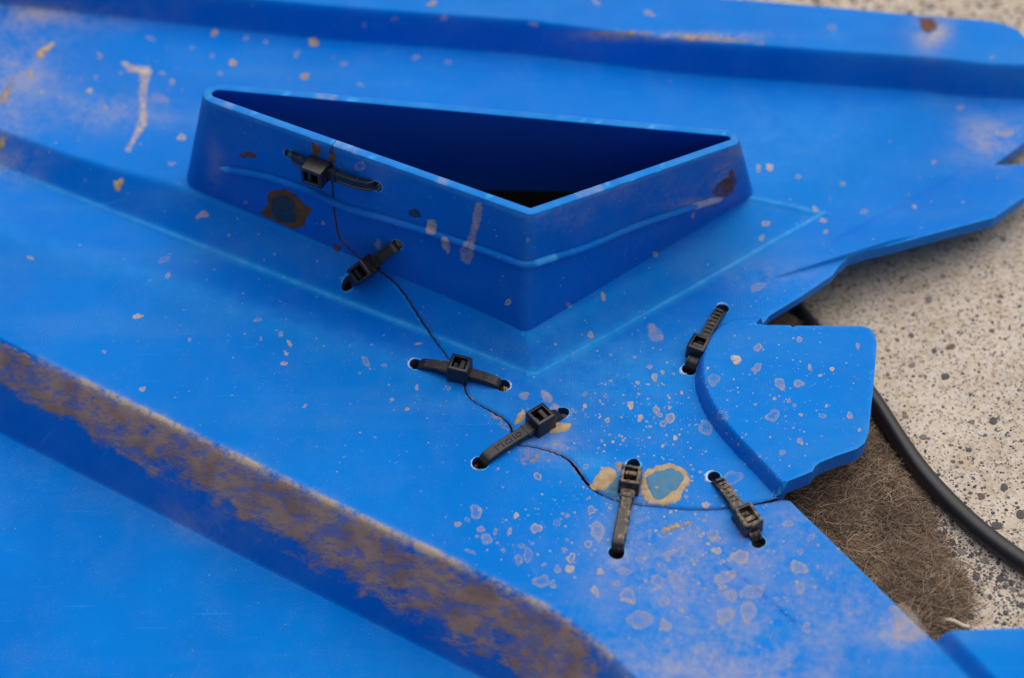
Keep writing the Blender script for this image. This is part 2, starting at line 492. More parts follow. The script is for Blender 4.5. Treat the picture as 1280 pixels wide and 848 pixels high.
bp = q.n('ShaderNodeBump', {'Strength': .8, 'Distance': 0.0006, 'Height': hh}); q.put(b.inputs['Normal'], bp.outputs[0])
M_CONC = m

def stone_mat(name, c1, c2):
    m, nt, b = new_mat(name); q = NB(nt)
    P = q.n('ShaderNodeTexCoord').outputs['Object']
    n = q.noise(P, 600, 5, .6)
    q.put(b.inputs['Base Color'], q.mix(q.ramp(n, .3, .7), c1, c2)); b.inputs['Roughness'].default_value = .75
    bp = q.n('ShaderNodeBump', {'Strength': .5, 'Distance': 0.0002, 'Height': n}); q.put(b.inputs['Normal'], bp.outputs[0])
    return m
M_STONE = [stone_mat('dark_stone', (0.045, 0.046, 0.052, 1), (0.10, 0.098, 0.10, 1)), stone_mat('brown_stone', (0.10, 0.065, 0.05, 1), (0.16, 0.11, 0.085, 1)),
           stone_mat('grey_stone', (0.13, 0.12, 0.11, 1), (0.2, 0.19, 0.17, 1)), stone_mat('sand_grain', (0.5, 0.43, 0.33, 1), (0.62, 0.56, 0.47, 1))]
M_FELT = stone_mat('felt_base', (0.12, 0.083, 0.056, 1), (0.26, 0.18, 0.125, 1))
M_FIB = []
for nm, c in (('fibre_brown', (0.28, 0.19, 0.125, 1)), ('fibre_tan', (0.46, 0.345, 0.245, 1)), ('fibre_dark', (0.08, 0.05, 0.035, 1))):
    m, nt, b = new_mat(nm); b.inputs['Base Color'].default_value = c; b.inputs['Roughness'].default_value = .8
    q = NB(nt); P = q.n('ShaderNodeTexCoord').outputs['Object']
    q.put(b.inputs['Base Color'], q.mix(q.ramp(q.noise(P, 60, 3), .35, .65), c, tuple(v * .65 for v in c[:3]) + (1,)))
    M_FIB.append(m)
m, nt, b = new_mat('straw'); b.inputs['Base Color'].default_value = (.5, .43, .33, 1); M_STRAW = m

# ------------------------------------------------------------------ object helpers
def empty(name, loc_mm, label, cat, group=None):
    o = bpy.data.objects.new(name, None); COL.objects.link(o)
    o.empty_display_size = .01
    o.location = Vector(loc_mm) * S
    o['label'], o['category'] = label, cat
    if group: o['group'] = group
    return o

def mesh_obj(name, verts, faces, mats, parent=None, smooth=True, normals=None, mask=None, cover=None, mat_idx=None):
    """verts in world millimetres"""
    V = np.asarray(verts, float)
    off = np.array(parent_world(parent)) if parent else np.zeros(3)
    me = bpy.data.meshes.new(name)
    V = (V - off) * S
    faces = np.asarray(faces)
    if faces.ndim == 2:
        n, k = faces.shape
        me.vertices.add(len(V)); me.vertices.foreach_set('co', V.ravel())
        me.loops.add(n * k); me.loops.foreach_set('vertex_index', faces.ravel().astype(np.int32))
        me.polygons.add(n); me.polygons.foreach_set('loop_start', np.arange(0, n * k, k, dtype=np.int32))
        me.update(calc_edges=True)
    else:
        me.from_pydata([tuple(v) for v in V], [], [tuple(f) for f in faces])
    me.polygons.foreach_set('use_smooth', np.full(len(me.polygons), smooth))
    for mt in (mats if isinstance(mats, (list, tuple)) else [mats]): me.materials.append(mt)
    if mat_idx is not None: me.polygons.foreach_set('material_index', np.asarray(mat_idx, np.int32))
    if mask is not None:
        a = me.color_attributes.new('mask', 'FLOAT_COLOR', 'POINT')
        a.data.foreach_set('color', (mask if mask.shape[1] == 4 else np.c_[mask, np.zeros(len(mask))]).ravel())
    if cover is not None:
        a = me.attributes.new('cover', 'FLOAT', 'POINT'); a.data.foreach_set('value', np.asarray(cover, float))
    if normals is not None: me.normals_split_custom_set_from_vertices(normals.tolist())
    o = bpy.data.objects.new(name, me); COL.objects.link(o)
    if parent: o.parent = parent
    return o

def parent_world(p):
    v = Vector((0, 0, 0))
    while p is not None:
        v += p.location; p = p.parent
    return v / S

def tube(path, rad, n=10, cap=True):
    path = np.asarray(path, float); m = len(path)
    rad = np.broadcast_to(rad, (m,))
    T = np.gradient(path, axis=0); T /= np.linalg.norm(T, axis=1, keepdims=True)
    ref = np.array([0, 0, 1.0]) if abs(T[0][2]) < .9 else np.array([1.0, 0, 0])
    V = []
    for i in range(m):
        a = np.cross(T[i], ref); a /= np.linalg.norm(a); b_ = np.cross(a, T[i])
        for k in range(n):
            t = 2 * math.pi * k / n
            V.append(path[i] + rad[i] * (a * math.cos(t) + b_ * math.sin(t)))
    F = [(i * n + k, i * n + (k + 1) % n, (i + 1) * n + (k + 1) % n, (i + 1) * n + k) for i in range(m - 1) for k in range(n)]
    return np.array(V), F

def cdt(points, loops, closed):
    """constrained triangulation: free points plus polylines"""
    vs_, es = [], []
    for poly, c in zip(loops, closed):
        s = len(vs_); vs_ += [Vector(p) for p in poly]
        es += [(s + i, s + i + 1) for i in range(len(poly) - 1)]
        if c: es.append((s + len(poly) - 1, s))
    vs_ += [Vector(p) for p in points]
    r = delaunay_2d_cdt(vs_, es, [], 0, 1e-4)
    return np.array([tuple(v) for v in r[0]]), np.array([tuple(f) for f in r[2]])

def boundary_edges(F):
    E = np.vstack([F[:, [0, 1]], F[:, [1, 2]], F[:, [2, 0]]])
    key = np.sort(E, 1)
    _, inv, cnt = np.unique(key, axis=0, return_inverse=True, return_counts=True)
    return E[cnt[inv.ravel()] == 1]

# ------------------------------------------------------------------ the ground
gv_, gf_ = [], []
ground = mesh_obj('concrete_ground', [(x_, y_, gz(x_)) for x_, y_ in ((-2500, -2500), (2500, -2500), (2500, 2500), (-2500, 2500))], np.array([[0, 1, 2, 3]]), M_CONC, smooth=False)
ground['kind'] = 'structure'

# ------------------------------------------------------------------ the panel
panel = empty('plastic_panel', (0, 0, GROUND), 'large scuffed blue moulded plastic panel, cracked and muddy, lying on concrete', 'plastic panel')

op = [(-260, -120, None), (300, -52, None), (700, -20, None), (940, 0, None), (1129, 17, None), (1220, 24, None), (1253, 29, None), (1272, 36, None), (1288, 52, None), (1305, 90, None),
      (1306, 156, None), (1280, 178, None), (1242, 206, None), (1280, 205, None), (1300, 206, None), (1306, 225, None), (1280, 246, None),
      (1243, 271.5, None), (1140, 299, None), (1085, 313, None), (1060, 321, None), (1050, 331, None), (1040, 344, None), (1000, 371, None),
      (962, 394, None), (945, 404, None), (958, 406.2, ZE), (975, 406.5, ZE), (988, 407, ZE), (991, 409.5, ZE), (995, 407.5, ZE), (1040, 408, ZE), (1076, 408, ZE), (1087, 411, ZE), (1093, 418, ZE), (1096, 430, ZE), (1093, 470, ZE), (1088, 520, ZE),
      (1086, 540, ZE), (1081, 553, ZE), (1072, 560, ZE), (1045, 569, ZE), (1025, 577, ZE), (1019, 582, ZE), (1016, 588, ZE), (1004, 593, ZE), (968, 607, ZE), (967, 618, 0), (976, 622, 0),
      (988, 626, 0), (1000, 638, 0), (1040, 676, 0), (1110, 745, 0), (1163, 797, 0), (1172, 800, 1), (1178, 790, ZG), (1184, 788, ZG), (1240, 786, ZG), (1330, 783, ZG),
      (1330, 1000, 0), (-260, 1000, -25.5)]
outline = []
for x, y, z in op:
    if x < -200 or x > 1325 or y > 900 or y < -100:
        p = at(x, y, 0 if z is None else z)
    else:
        p = at_surf(x, y) if z is None else at(x, y, z)
    outline.append(p[:2])
outline = np.array(outline)
oc = np.vstack([outline, outline[:1]])
oc = resample(oc, 1.0)[:-1]
# resample keeps corners only roughly: add the true corners back in order of position
L = np.r_[0, np.cumsum(np.linalg.norm(np.diff(np.vstack([outline, outline[:1]]), axis=0), axis=1))]
s = np.unique(np.r_[L[:-1], np.arange(0, L[-1], 1.0)])
s = s[np.r_[True, np.diff(s) > .12]]
oo = np.vstack([outline, outline[:1]])
oc = np.stack([np.interp(s, L, oo[:, 0]), np.interp(s, L, oo[:, 1])], -1)

cn = np.gradient(crack, axis=0); cn = np.stack([-cn[:, 1], cn[:, 0]], -1); cn /= np.linalg.norm(cn, axis=1, keepdims=True)
cw = crack_w(crack_len)
crack_poly = np.vstack([crack + cn * cw[:, None], (crack - cn * cw[:, None])[::-1]])
duct_foot = Pb[:-1] * 1.0
dcen = duct_foot.mean(0)
tt = np.diff(np.vstack([duct_foot, duct_foot[:1]]), axis=0)
dn_ = np.stack([tt[:, 1], -tt[:, 0]], -1); dn_ /= np.maximum(np.linalg.norm(dn_, axis=1, keepdims=True), 1e-9)
if ((duct_foot - dcen) * dn_).sum() < 0: dn_ = -dn_
duct_hole = duct_foot - dn_ * 1.9
e_curve = e_foot[2:-1]
f_line = resample(f_crease, 1.5)
holes2 = [circle(c, r, sd) for c, r, sd in sheet_holes]
rows = []
for c, r, sd in sheet_holes:
    for k in (.17, .34, .7, 1.3): rows.append(circle(c, r + k, sd, 26))
free = [np.vstack(rows)]
for k in (.10, .2, .5, 1.0):
    free.append(crack + cn * (cw + k)[:, None]); free.append(crack - cn * (cw + k)[:, None])
lip_ext = np.array([lip[0], lip[0] + lip_t * lip_l * 1.9])
for fl in (fold_a, fold_b, fold_c, lip_ext):
    r_ = resample(fl, .55); t_ = np.gradient(r_, axis=0); t_ = np.stack([-t_[:, 1], t_[:, 0]], -1); t_ /= np.linalg.norm(t_, axis=1, keepdims=True)
    free += [r_ + t_ * k for k in (-1.1, -.7, -.4, -.2, 0, .2, .4, .7, 1.1)]
# lattice, refined where the relief bends
lo, hi = np.array([-195., -125.]), np.array([215., 185.])
st_ = .5
gx, gy = np.meshgrid(np.arange(lo[0], hi[0], st_), np.arange(lo[1], hi[1], st_), indexing='ij')
Z = H0(gx, gy)
lap = np.abs(np.gradient(np.gradient(Z, st_, axis=0), st_, axis=0)) + np.abs(np.gradient(np.gradient(Z, st_, axis=1), st_, axis=1))
ii, jj = np.indices(gx.shape)
fd_ = np.minimum.reduce([seg_dist(gx, gy, fl)[0] for fl in (fold_a, fold_b, fold_c, lip_ext)])
keep = (fd_ > 1.3) & ((lap > .12) | ((lap > .04) & ((ii + jj) % 2 == 0)) | ((ii % 3 == 0) & ((jj + (ii // 3) % 2) % 3 == 0)))
free.append(np.stack([gx[keep], gy[keep]], -1) + rng.uniform(-.06, .06, (int(keep.sum()), 2)))
free = np.vstack(free)
ok = pip(free[:, 0], free[:, 1], oc)
free = free[ok]
def near(poly, closed, r):
    p = np.vstack([poly, poly[:1]]) if closed else poly
    bb = (free[:, 0] > p[:, 0].min() - 1) & (free[:, 0] < p[:, 0].max() + 1) & (free[:, 1] > p[:, 1].min() - 1) & (free[:, 1] < p[:, 1].max() + 1)
    out = np.zeros(len(free), bool)
    d, _, _ = seg_dist(free[bb, 0], free[bb, 1], p)
    out[bb] = d < r
    return out
bad = near(oc, True, .25) | near(e_curve, False, .15) | near(f_line, False, .3)
d, p_, _ = seg_dist(free[:, 0], free[:, 1], crack)
bad |= d < crack_w(p_) + .12
for h_ in holes2: bad |= near(h_, True, .12) | pip(free[:, 0], free[:, 1], h_)
free = free[~bad]
V2, F = cdt(free, [oc, crack_poly, duct_hole, e_curve, f_line] + holes2, [True, True, True, False, False] + [True] * len(holes2))
cx, cy = V2[F].mean(1).T
ok = pip(cx, cy, oc) & ~pip(cx, cy, duct_hole)
d, p_, _ = seg_dist(cx, cy, crack)
ok &= d > crack_w(p_) * .97
for h_ in holes2: ok &= ~pip(cx, cy, h_)
F = F[ok]
a = np.cross(V2[F[:, 1]] - V2[F[:, 0]], V2[F[:, 2]] - V2[F[:, 0]])
F = F[np.abs(a) > 1e-7]; a = a[np.abs(a) > 1e-7]
F[a < 0] = F[a < 0][:, ::-1]
# heights, rounded towards every cut edge
x, y = V2.T
Zv = H(x, y)
do, _, _ = seg_dist(x, y, np.vstack([oc, oc[:1]]))
hole_d = np.full(len(x), 1e9)
for c, r, sd in sheet_holes:
    hole_d = np.minimum(hole_d, np.hypot(x - c[0], y - c[1]) - r)
e = .05
NX = -(H(x + e, y) - H(x - e, y)) / (2 * e); NY = -(H(x, y + e) - H(x, y - e)) / (2 * e)
Nv = np.stack([NX, NY, np.ones_like(NX)], -1); Nv /= np.linalg.norm(Nv, axis=1, keepdims=True)
# masks: stress whitening with painted sheen, caked mud, dust film
pxy = proj(np.stack([x, y, Zv], -1))
PX, PY = pxy.T
gb = lambda cx_, cy_, rx, ry, am: am * np.exp(-(((PX - cx_) / rx) ** 2 + ((PY - cy_) / ry) ** 2))
st_m = np.zeros(len(x))
st_m = np.maximum(st_m, np.clip(1 - np.maximum(hole_d, 0) / .34, 0, 1) * 1.0)
for f, amt, wd in ((fold_a, .42, .5), (fold_b, .48, .5), (fold_c, .4, .6)):
    d, _, _ = seg_dist(x, y, f); st_m = np.maximum(st_m, amt * np.exp(-(d / wd) ** 2))
d, _, _ = seg_dist(x, y, streak); st_m = np.maximum(st_m, .10 * np.exp(-(d / 4.5) ** 2))
st_m = np.maximum.reduce([st_m, gb(755, 455, 140, 60, .28), gb(738, 583, 34, 18, .3), gb(620, 490, 90, 40, .14), gb(960, 190, 120, 60, .12)])  # broad first patch is a painted sheen; the small second is bent-plastic whitening
st_m = np.maximum(st_m, .22 * np.clip(1 - do / .5, 0, 1))
d, p_, _ = seg_dist(x, y, crack)
g_m = np.zeros(len(x))
cc = smin(cd4(x, y), cd5(x, y), 14.0)
along = np.clip((PX) / 700, 0, 1)
wall = np.exp(-((Zv + 6.0 + 4.5 * along) / (6.0 + 4.5 * along)) ** 2) * (cc > -.1)
g_m = np.maximum(g_m, wall * np.clip(1.15 - np.maximum(PX - 718, 0) / 36, .0, 1.15))
g_m = np.maximum(g_m, np.clip(1 - np.maximum(d - crack_w(p_), 0) / .8, 0, 1) * .42 * (PX > 560))
b_m = np.zeros(len(x))
for args in ((900, 830, 170, 70, .72), (860, 720, 120, 70, .55), (1040, 760, 90, 60, .55), (1130, 785, 50, 26, 1.0), (20, 70, 60, 70, .62), (0, 130, 40, 70, .6), (30, 20, 120, 18, .7),
             (950, 345, 60, 16, .3), (1245, 175, 55, 30, .6), (690, 560, 40, 20, .45), (120, 140, 90, 22, .5), (10, 200, 40, 25, .7), (1165, 38, 22, 22, 1.1), (840, 45, 110, 5, 1.2),
             (790, 670, 45, 60, .5), (260, 645, 60, 30, .25), (1000, 650, 50, 30, .4), (640, 780, 80, 40, .15), (830, 690, 60, 30, .5), (960, 690, 25, 20, .8), (775, 700, 18, 12, .9), (700, 520, 20, 12, .6)):
    b_m = np.maximum(b_m, gb(*args))
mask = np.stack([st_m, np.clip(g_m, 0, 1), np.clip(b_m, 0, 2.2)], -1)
mask[:, 2] = np.maximum(mask[:, 2], 2.1 * np.exp(-((cc + .1) / .75) ** 2) * (PX < 765) * np.clip((PX - 30) / 120, 0, 1))
top = np.stack([x, y, Zv - .22 * np.clip(1 - do / .45, 0, 1) ** 2 - .15 * np.clip(1 - np.maximum(hole_d, 0) / .3, 0, 1)], -1)

# split the one surface into the parts one can tell apart
cx, cy = V2[F].mean(1).T
cpx = proj(np.stack([cx, cy, H0(cx, cy)], -1))
reg = np.zeros(len(F), int)
e_z2 = np.vstack([e_curve, [at(966, 617, 0)[:2], at(1000, 613, 0)[:2], at(1040, 602, 0)[:2], at(1200, 570, 0)[:2], at(1200, 380, 0)[:2], at(975, 398, 0)[:2]]])
reg[pip(cx, cy, e_z2)] = 1
reg[(g_l(cx, cy) > 0) & (cpx[:, 1] > 770)] = 2
fz = np.vstack([f_line, [at(1500, 140, 0)[:2], at(1500, 340, 0)[:2], at(1052, 345, 0)[:2]]])
reg[(reg == 0) & pip(cx, cy, fz)] = 3
reg[(reg == 0) & (smin(cd4(cx, cy), cd5(cx, cy), 14.) > 0)] = 4
reg[(reg == 0) & ((cy - np.interp(cx, dl[:, 0], dl[:, 1])) > 0)] = 5
BE = boundary_edges(F)
edge_reg = {}
Fs = np.sort(F, 1)
key_reg = {}
for f_, r_ in zip(F, reg):
    for k in range(3): key_reg[(int(f_[k]), int(f_[(k + 1) % 3]))] = r_
be_reg = np.array([key_reg[(int(i), int(j))] for i, j in BE])
TH = {0: 2.6, 1: 5.0, 2: 4.0, 3: 3.4, 4: 2.6, 5: 3.0}
NAMES = {0: 'sheet', 1: 'raised_tab', 2: 'raised_tab', 3: 'side_flange', 4: 'lower_step', 5: 'raised_border'}
LAB = {1: 'blue raised tab with one curved edge, speckled with pale drips', 2: 'plain blue raised tab at the lower corner', 3: 'tapering blue flange overhanging the concrete'}
all_v, all_f = [], []
for r_ in range(6):
    f_ = F[reg == r_]
    if not len(f_): continue
    ids = np.unique(f_); mp = np.full(len(V2), -1); mp[ids] = np.arange(len(ids)); n = len(ids)
    vt = top[ids]; vb = vt - np.array([0, 0, TH[r_]]) * np.ones((n, 1))
    ft = mp[f_]
    be = mp[BE[be_reg == r_]]
    # side walls get vertices of their own so that the edge stays crisp
    ub = np.unique(be); mb = np.full(n, -1); mb[ub] = np.arange(len(ub)); k = len(ub)
    tw = vt[ub] - [0, 0, .02]; bw = vb[ub]
    Vv = np.vstack([vt, vb, tw, bw])
    fw = np.vstack([np.c_[2 * n + mb[be[:, 1]], 2 * n + mb[be[:, 0]], 2 * n + k + mb[be[:, 0]]], np.c_[2 * n + mb[be[:, 1]], 2 * n + k + mb[be[:, 0]], 2 * n + k + mb[be[:, 1]]]])
    Ff = np.vstack([ft, n + ft[:, ::-1], fw])
    tg = np.zeros((k, 3))
    for (i, j) in be:
        t = vt[j] - vt[i]; nn = np.array([t[1], -t[0], 0]); nn /= max(np.linalg.norm(nn), 1e-9)
        tg[mb[i]] += nn; tg[mb[j]] += nn
    tg /= np.maximum(np.linalg.norm(tg, axis=1, keepdims=True), 1e-9)
    Nn = np.vstack([Nv[ids], -Nv[ids], tg, tg])
    mk = mask[ids]
    dirty = mk[ub] * np.array([.2, .5, .5])
    # the raw inside of the crack is dirty, that of the holes near black
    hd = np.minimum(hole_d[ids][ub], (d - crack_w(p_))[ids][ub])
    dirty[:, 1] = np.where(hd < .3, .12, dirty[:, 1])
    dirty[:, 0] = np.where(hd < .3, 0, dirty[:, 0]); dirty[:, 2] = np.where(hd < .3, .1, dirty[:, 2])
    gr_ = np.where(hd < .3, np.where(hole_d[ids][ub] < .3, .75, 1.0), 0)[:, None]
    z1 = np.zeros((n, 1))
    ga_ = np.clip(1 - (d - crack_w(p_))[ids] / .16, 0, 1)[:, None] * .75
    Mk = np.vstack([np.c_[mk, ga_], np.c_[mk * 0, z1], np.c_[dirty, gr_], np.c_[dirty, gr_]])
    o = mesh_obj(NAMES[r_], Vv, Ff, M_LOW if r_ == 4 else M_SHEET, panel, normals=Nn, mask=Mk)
    if r_ in LAB: o['label'] = LAB[r_]
    all_f.append(ft + sum(len(v) for v in all_v)); all_v.append(vt)

# ------------------------------------------------------------------ the duct
du_, dv_ = np.meshgrid(np.arange(0, ULEN, 1.4), np.arange(V_LOW + .8, VH, 1.4), indexing='ij')
fp = np.stack([du_.ravel(), dv_.ravel()], -1)
Ufine = U[(np.r_[0, np.diff(U)] < 1.2)]
fp = np.vstack([fp, *[np.stack([Ufine, np.full(len(Ufine), v)], -1) for v in np.arange(V_LOW + 1, VH, 2.4)]])
wrows = [circle(c, r + k, sd) for c, r, sd in wall_holes for k in (.17, .34, .7, 1.3)]
wholes = [circle(c, r, sd) for c, r, sd in wall_holes]
wn_ = np.gradient(wall_crack, axis=0); wn_ = np.stack([-wn_[:, 1], wn_[:, 0]], -1); wn_ /= np.linalg.norm(wn_, axis=1, keepdims=True)
WCW = np.interp(np.arange(len(wall_crack)), [0, len(wall_crack) * .5, len(wall_crack) - 1], [.17, .16, .08])
wcrack = np.vstack([wall_crack + wn_ * WCW[:, None], (wall_crack - wn_ * WCW[:, None])[::-1]])
fp = np.vstack([fp] + wrows + [wall_crack + wn_ * .6, wall_crack - wn_ * .6])
m_in = (fp[:, 1] > V_LOW + .2) & (fp[:, 1] < VH - .3) & (fp[:, 0] > .3) & (fp[:, 0] < ULEN - .3)
fp = fp[m_in]
free = fp
bad = np.zeros(len(fp), bool)
for h_ in wholes: bad |= near(h_, True, .12) | pip(fp[:, 0], fp[:, 1], h_)
d, _, _ = seg_dist(fp[:, 0], fp[:, 1], wall_crack); bad |= d < .32
fp = fp[~bad]
us = np.unique(np.round(np.r_[np.arange(0, ULEN, 1.4), Ufine], 3)); us = us[us < ULEN - .2]
rect = np.vstack([np.stack([us, np.full(len(us), V_LOW)], -1), [[ULEN, V_LOW]], [[ULEN, v] for v in np.linspace(V_LOW, VH, 26)[1:-1]], [[ULEN, VH]],
                  np.stack([us, np.full(len(us), VH)], -1)[::-1], [[0, v] for v in np.linspace(VH, V_LOW, 26)[1:-1]]])
W2, WF = cdt(fp, [rect, wcrack] + wholes, [True, True] + [True] * len(wholes))
cx, cy = W2[WF].mean(1).T
ok = (cx > 0) & (cx < ULEN) & (cy > V_LOW) & (cy < VH)
ok &= ~pip(cx, cy, wcrack)
for h_ in wholes: ok &= ~pip(cx, cy, h_)
WF = WF[ok]
a = np.cross(W2[WF[:, 1]] - W2[WF[:, 0]], W2[WF[:, 2]] - W2[WF[:, 0]])
WF = WF[np.abs(a) > 1e-6]; a = a[np.abs(a) > 1e-6]
WF[a < 0] = WF[a < 0][:, ::-1]
if NSIGN < 0: WF = WF[:, ::-1]
used = np.unique(WF); mp = np.full(len(W2), -1); mp[used] = np.arange(len(used)); W2 = W2[used]; WF = mp[WF]
u_, v_ = W2.T
vo_ = duct_pos(u_, v_); no_ = duct_nrm(u_, v_) * NSIGN
WT = 2.3
n = len(vo_)
hn = no_ * np.array([1, 1, 0]); hn /= np.linalg.norm(hn, axis=1, keepdims=True)
vi_ = vo_ - hn * WT
be = boundary_edges(WF)
hole_dw = np.full(n, 1e9)
for c, r, sd in wall_holes: hole_dw = np.minimum(hole_dw, np.hypot(u_ - c[0], v_ - c[1]) - r)
dcw, _, _ = seg_dist(u_, v_, wall_crack)
wpx = proj(vo_)
sw = np.clip(1 - np.maximum(hole_dw, 0) / .32, 0, 1) * .9
sw = np.maximum(sw, np.clip(1 - (VH - v_) / .7, 0, 1) * .4)
uc = {k: duct_uv(*pp)[0] for k, pp in (('f', (660, 340)), ('l', (250, 170)), ('r', (924, 215)))}
for k in uc: sw = np.maximum(sw, .13 * np.exp(-((u_ - uc[k]) / 1.5) ** 2))
gw = np.clip(1 - np.maximum(dcw - .2, 0) / .5, 0, 1) * .55
vis = (no_ * (CAM - vo_)).sum(-1) > 0
bw = np.zeros(n)
for cx_, cy_, rx, ry, am in ((905, 225, 16, 24, .9), (890, 190, 40, 10, .55), (780, 235, 90, 20, .3), (700, 270, 60, 20, .25), (860, 255, 40, 8, .6), (268, 210, 10, 40, .35), (440, 215, 40, 14, .2)):
    bw = np.maximum(bw, am * np.exp(-(((wpx[:, 0] - cx_) / rx) ** 2 + ((wpx[:, 1] - cy_) / ry) ** 2)) * vis)
wmask = np.stack([sw, gw, bw], -1)
rim = (np.abs(W2[be[:, 0]][:, 1] - VH) < 1e-3) & (np.abs(W2[be[:, 1]][:, 1] - VH) < 1e-3)
VV, FF, NN, MM = [vo_, vi_], [WF, n + WF[:, ::-1]], [no_, -no_], [wmask, wmask * 0]
base = 2 * n
ub = np.unique(be[~rim]); mb = np.full(n, -1); mb[ub] = np.arange(len(ub)); k = len(ub)
VV += [vo_[ub], vi_[ub]]; e_ = mb[be[~rim]]
FF.append(np.vstack([np.c_[base + e_[:, 1], base + e_[:, 0], base + k + e_[:, 0]], np.c_[base + e_[:, 1], base + k + e_[:, 0], base + k + e_[:, 1]]]))
tg = np.zeros((k, 3))
for (i, j) in be[~rim]:
    nn = np.cross(vo_[j] - vo_[i], no_[i]); nn /= max(np.linalg.norm(nn), 1e-9)
    tg[mb[i]] += nn; tg[mb[j]] += nn
tg /= np.maximum(np.linalg.norm(tg, axis=1, keepdims=True), 1e-9)
NN += [tg, tg]; MM[0] = np.c_[MM[0], np.clip(1 - np.maximum(dcw - .22, 0) / .14, 0, 1) * .7]; MM[1] = np.c_[MM[1], np.zeros(n)]; MM += [np.tile([0, .1, .05, .8], (2 * k, 1))]
base += 2 * k
# the rim: a narrow flat lip with rounded arrises
ub = np.unique(be[rim]); mb = np.full(n, -1); mb[ub] = np.arange(len(ub)); k = len(ub)
prof = [(0, 0, 1, 0), (.06, .22, .8, .6), (.3, .36, .25, .97), (WT - .3, .36, -.25, .97), (WT - .06, .22, -.8, .6), (WT, 0, -1, 0)]
chips = .12 * (vnoise(u_[ub] * 1.0 + 50, u_[ub] * 0 + 3, 9, 1.7) - .5)
for a_, b_, c_, d_ in prof:
    p = vo_[ub] - hn[ub] * a_ + np.array([0, 0, 1.0]) * (b_ + (chips * (b_ > .3)))[:, None]
    VV.append(p); nn = hn[ub] * c_ + np.array([0, 0, d_]); NN.append(nn / np.linalg.norm(nn, axis=1, keepdims=True))
    nick = (vnoise(u_[ub] + 33, u_[ub] * 0 + a_ * 2, 14, 1.3) > .90) * .6 * (b_ > .1)
    rs = nick + .16 * (b_ > .1) * (.5 + .9 * vnoise(u_[ub] + 9, u_[ub] * 0, 11, 3.0)); MM.append(np.stack([rs, 0 * rs, .45 * (vnoise(u_[ub] + 99, u_[ub] * 0, 12, 9.0) > .72) * (b_ > .1), 0 * rs], -1))
e_ = mb[be[rim]]
for lv in range(len(prof) - 1):
    A, B = base + lv * k, base + (lv + 1) * k
    FF.append(np.vstack([np.c_[A + e_[:, 1], A + e_[:, 0], B + e_[:, 0]], np.c_[A + e_[:, 1], B + e_[:, 0], B + e_[:, 1]]]))
duct = mesh_obj('duct', np.vstack(VV), np.vstack(FF), M_DUCT, panel, normals=np.vstack(NN), mask=np.vstack(MM))
duct['label'] = 'hollow triangular duct standing up from the panel, its near left wall cracked'
all_f.append(WF + sum(len(v) for v in all_v)); all_v.append(vo_)
bead_px = [(276, 209), (290, 212), (320, 216), (350, 224), (400, 242), (430, 258), (470, 269), (511, 281), (550, 293), (588, 306), (630, 321), (650, 329), (658, 330), (668, 328), (690, 321), (736, 307), (793, 281), (850, 262), (880, 253), (902, 246)]
buv = np.array([duct_uv(*p) for p in bead_px]); buv = resample(smooth_line(buv, 2), 1.2)
bp_ = duct_pos(buv[:, 0], buv[:, 1]) ; bn_ = duct_nrm(buv[:, 0], buv[:, 1]) * NSIGN
br = np.full(len(buv), 1.0); br[0] = .35; br[-1] = .3; br[1] = .75
bv, bf = tube(bp_ + bn_ * .35, br, 12)
bm_ = np.zeros((len(bv), 3)); bm_[:, 0] = .05
nb = len(bm_); bm_[:30, 0] = .5; bm_[int(nb * .60):int(nb * .64), 0] = .75; bm_[int(nb * .93):, 2] = .9
mesh_obj('moulded_rib', bv, np.array(bf), M_DUCT, duct, mask=bm_)

# ------------------------------------------------------------------ mud lying on the panel
BV, BF = np.vstack(all_v), np.vstack(all_f)
nsh = len(BV)
bvh = BVHTree.FromPolygons([Vector(v) for v in BV.tolist()] + [Vector(v) for v in bv.tolist()], BF.tolist() + [[i + nsh for i in f] for f in bf])
def hit(px, py):
    d_ = ray(px, py)
    loc, nrm, idx, dist = bvh.ray_cast(Vector(CAM), Vector(d_), 2000)
    if loc is None: return None, None
    nrm = np.array(nrm)
    if nrm @ d_ > 0: nrm = -nrm
    return np.array(loc), nrm

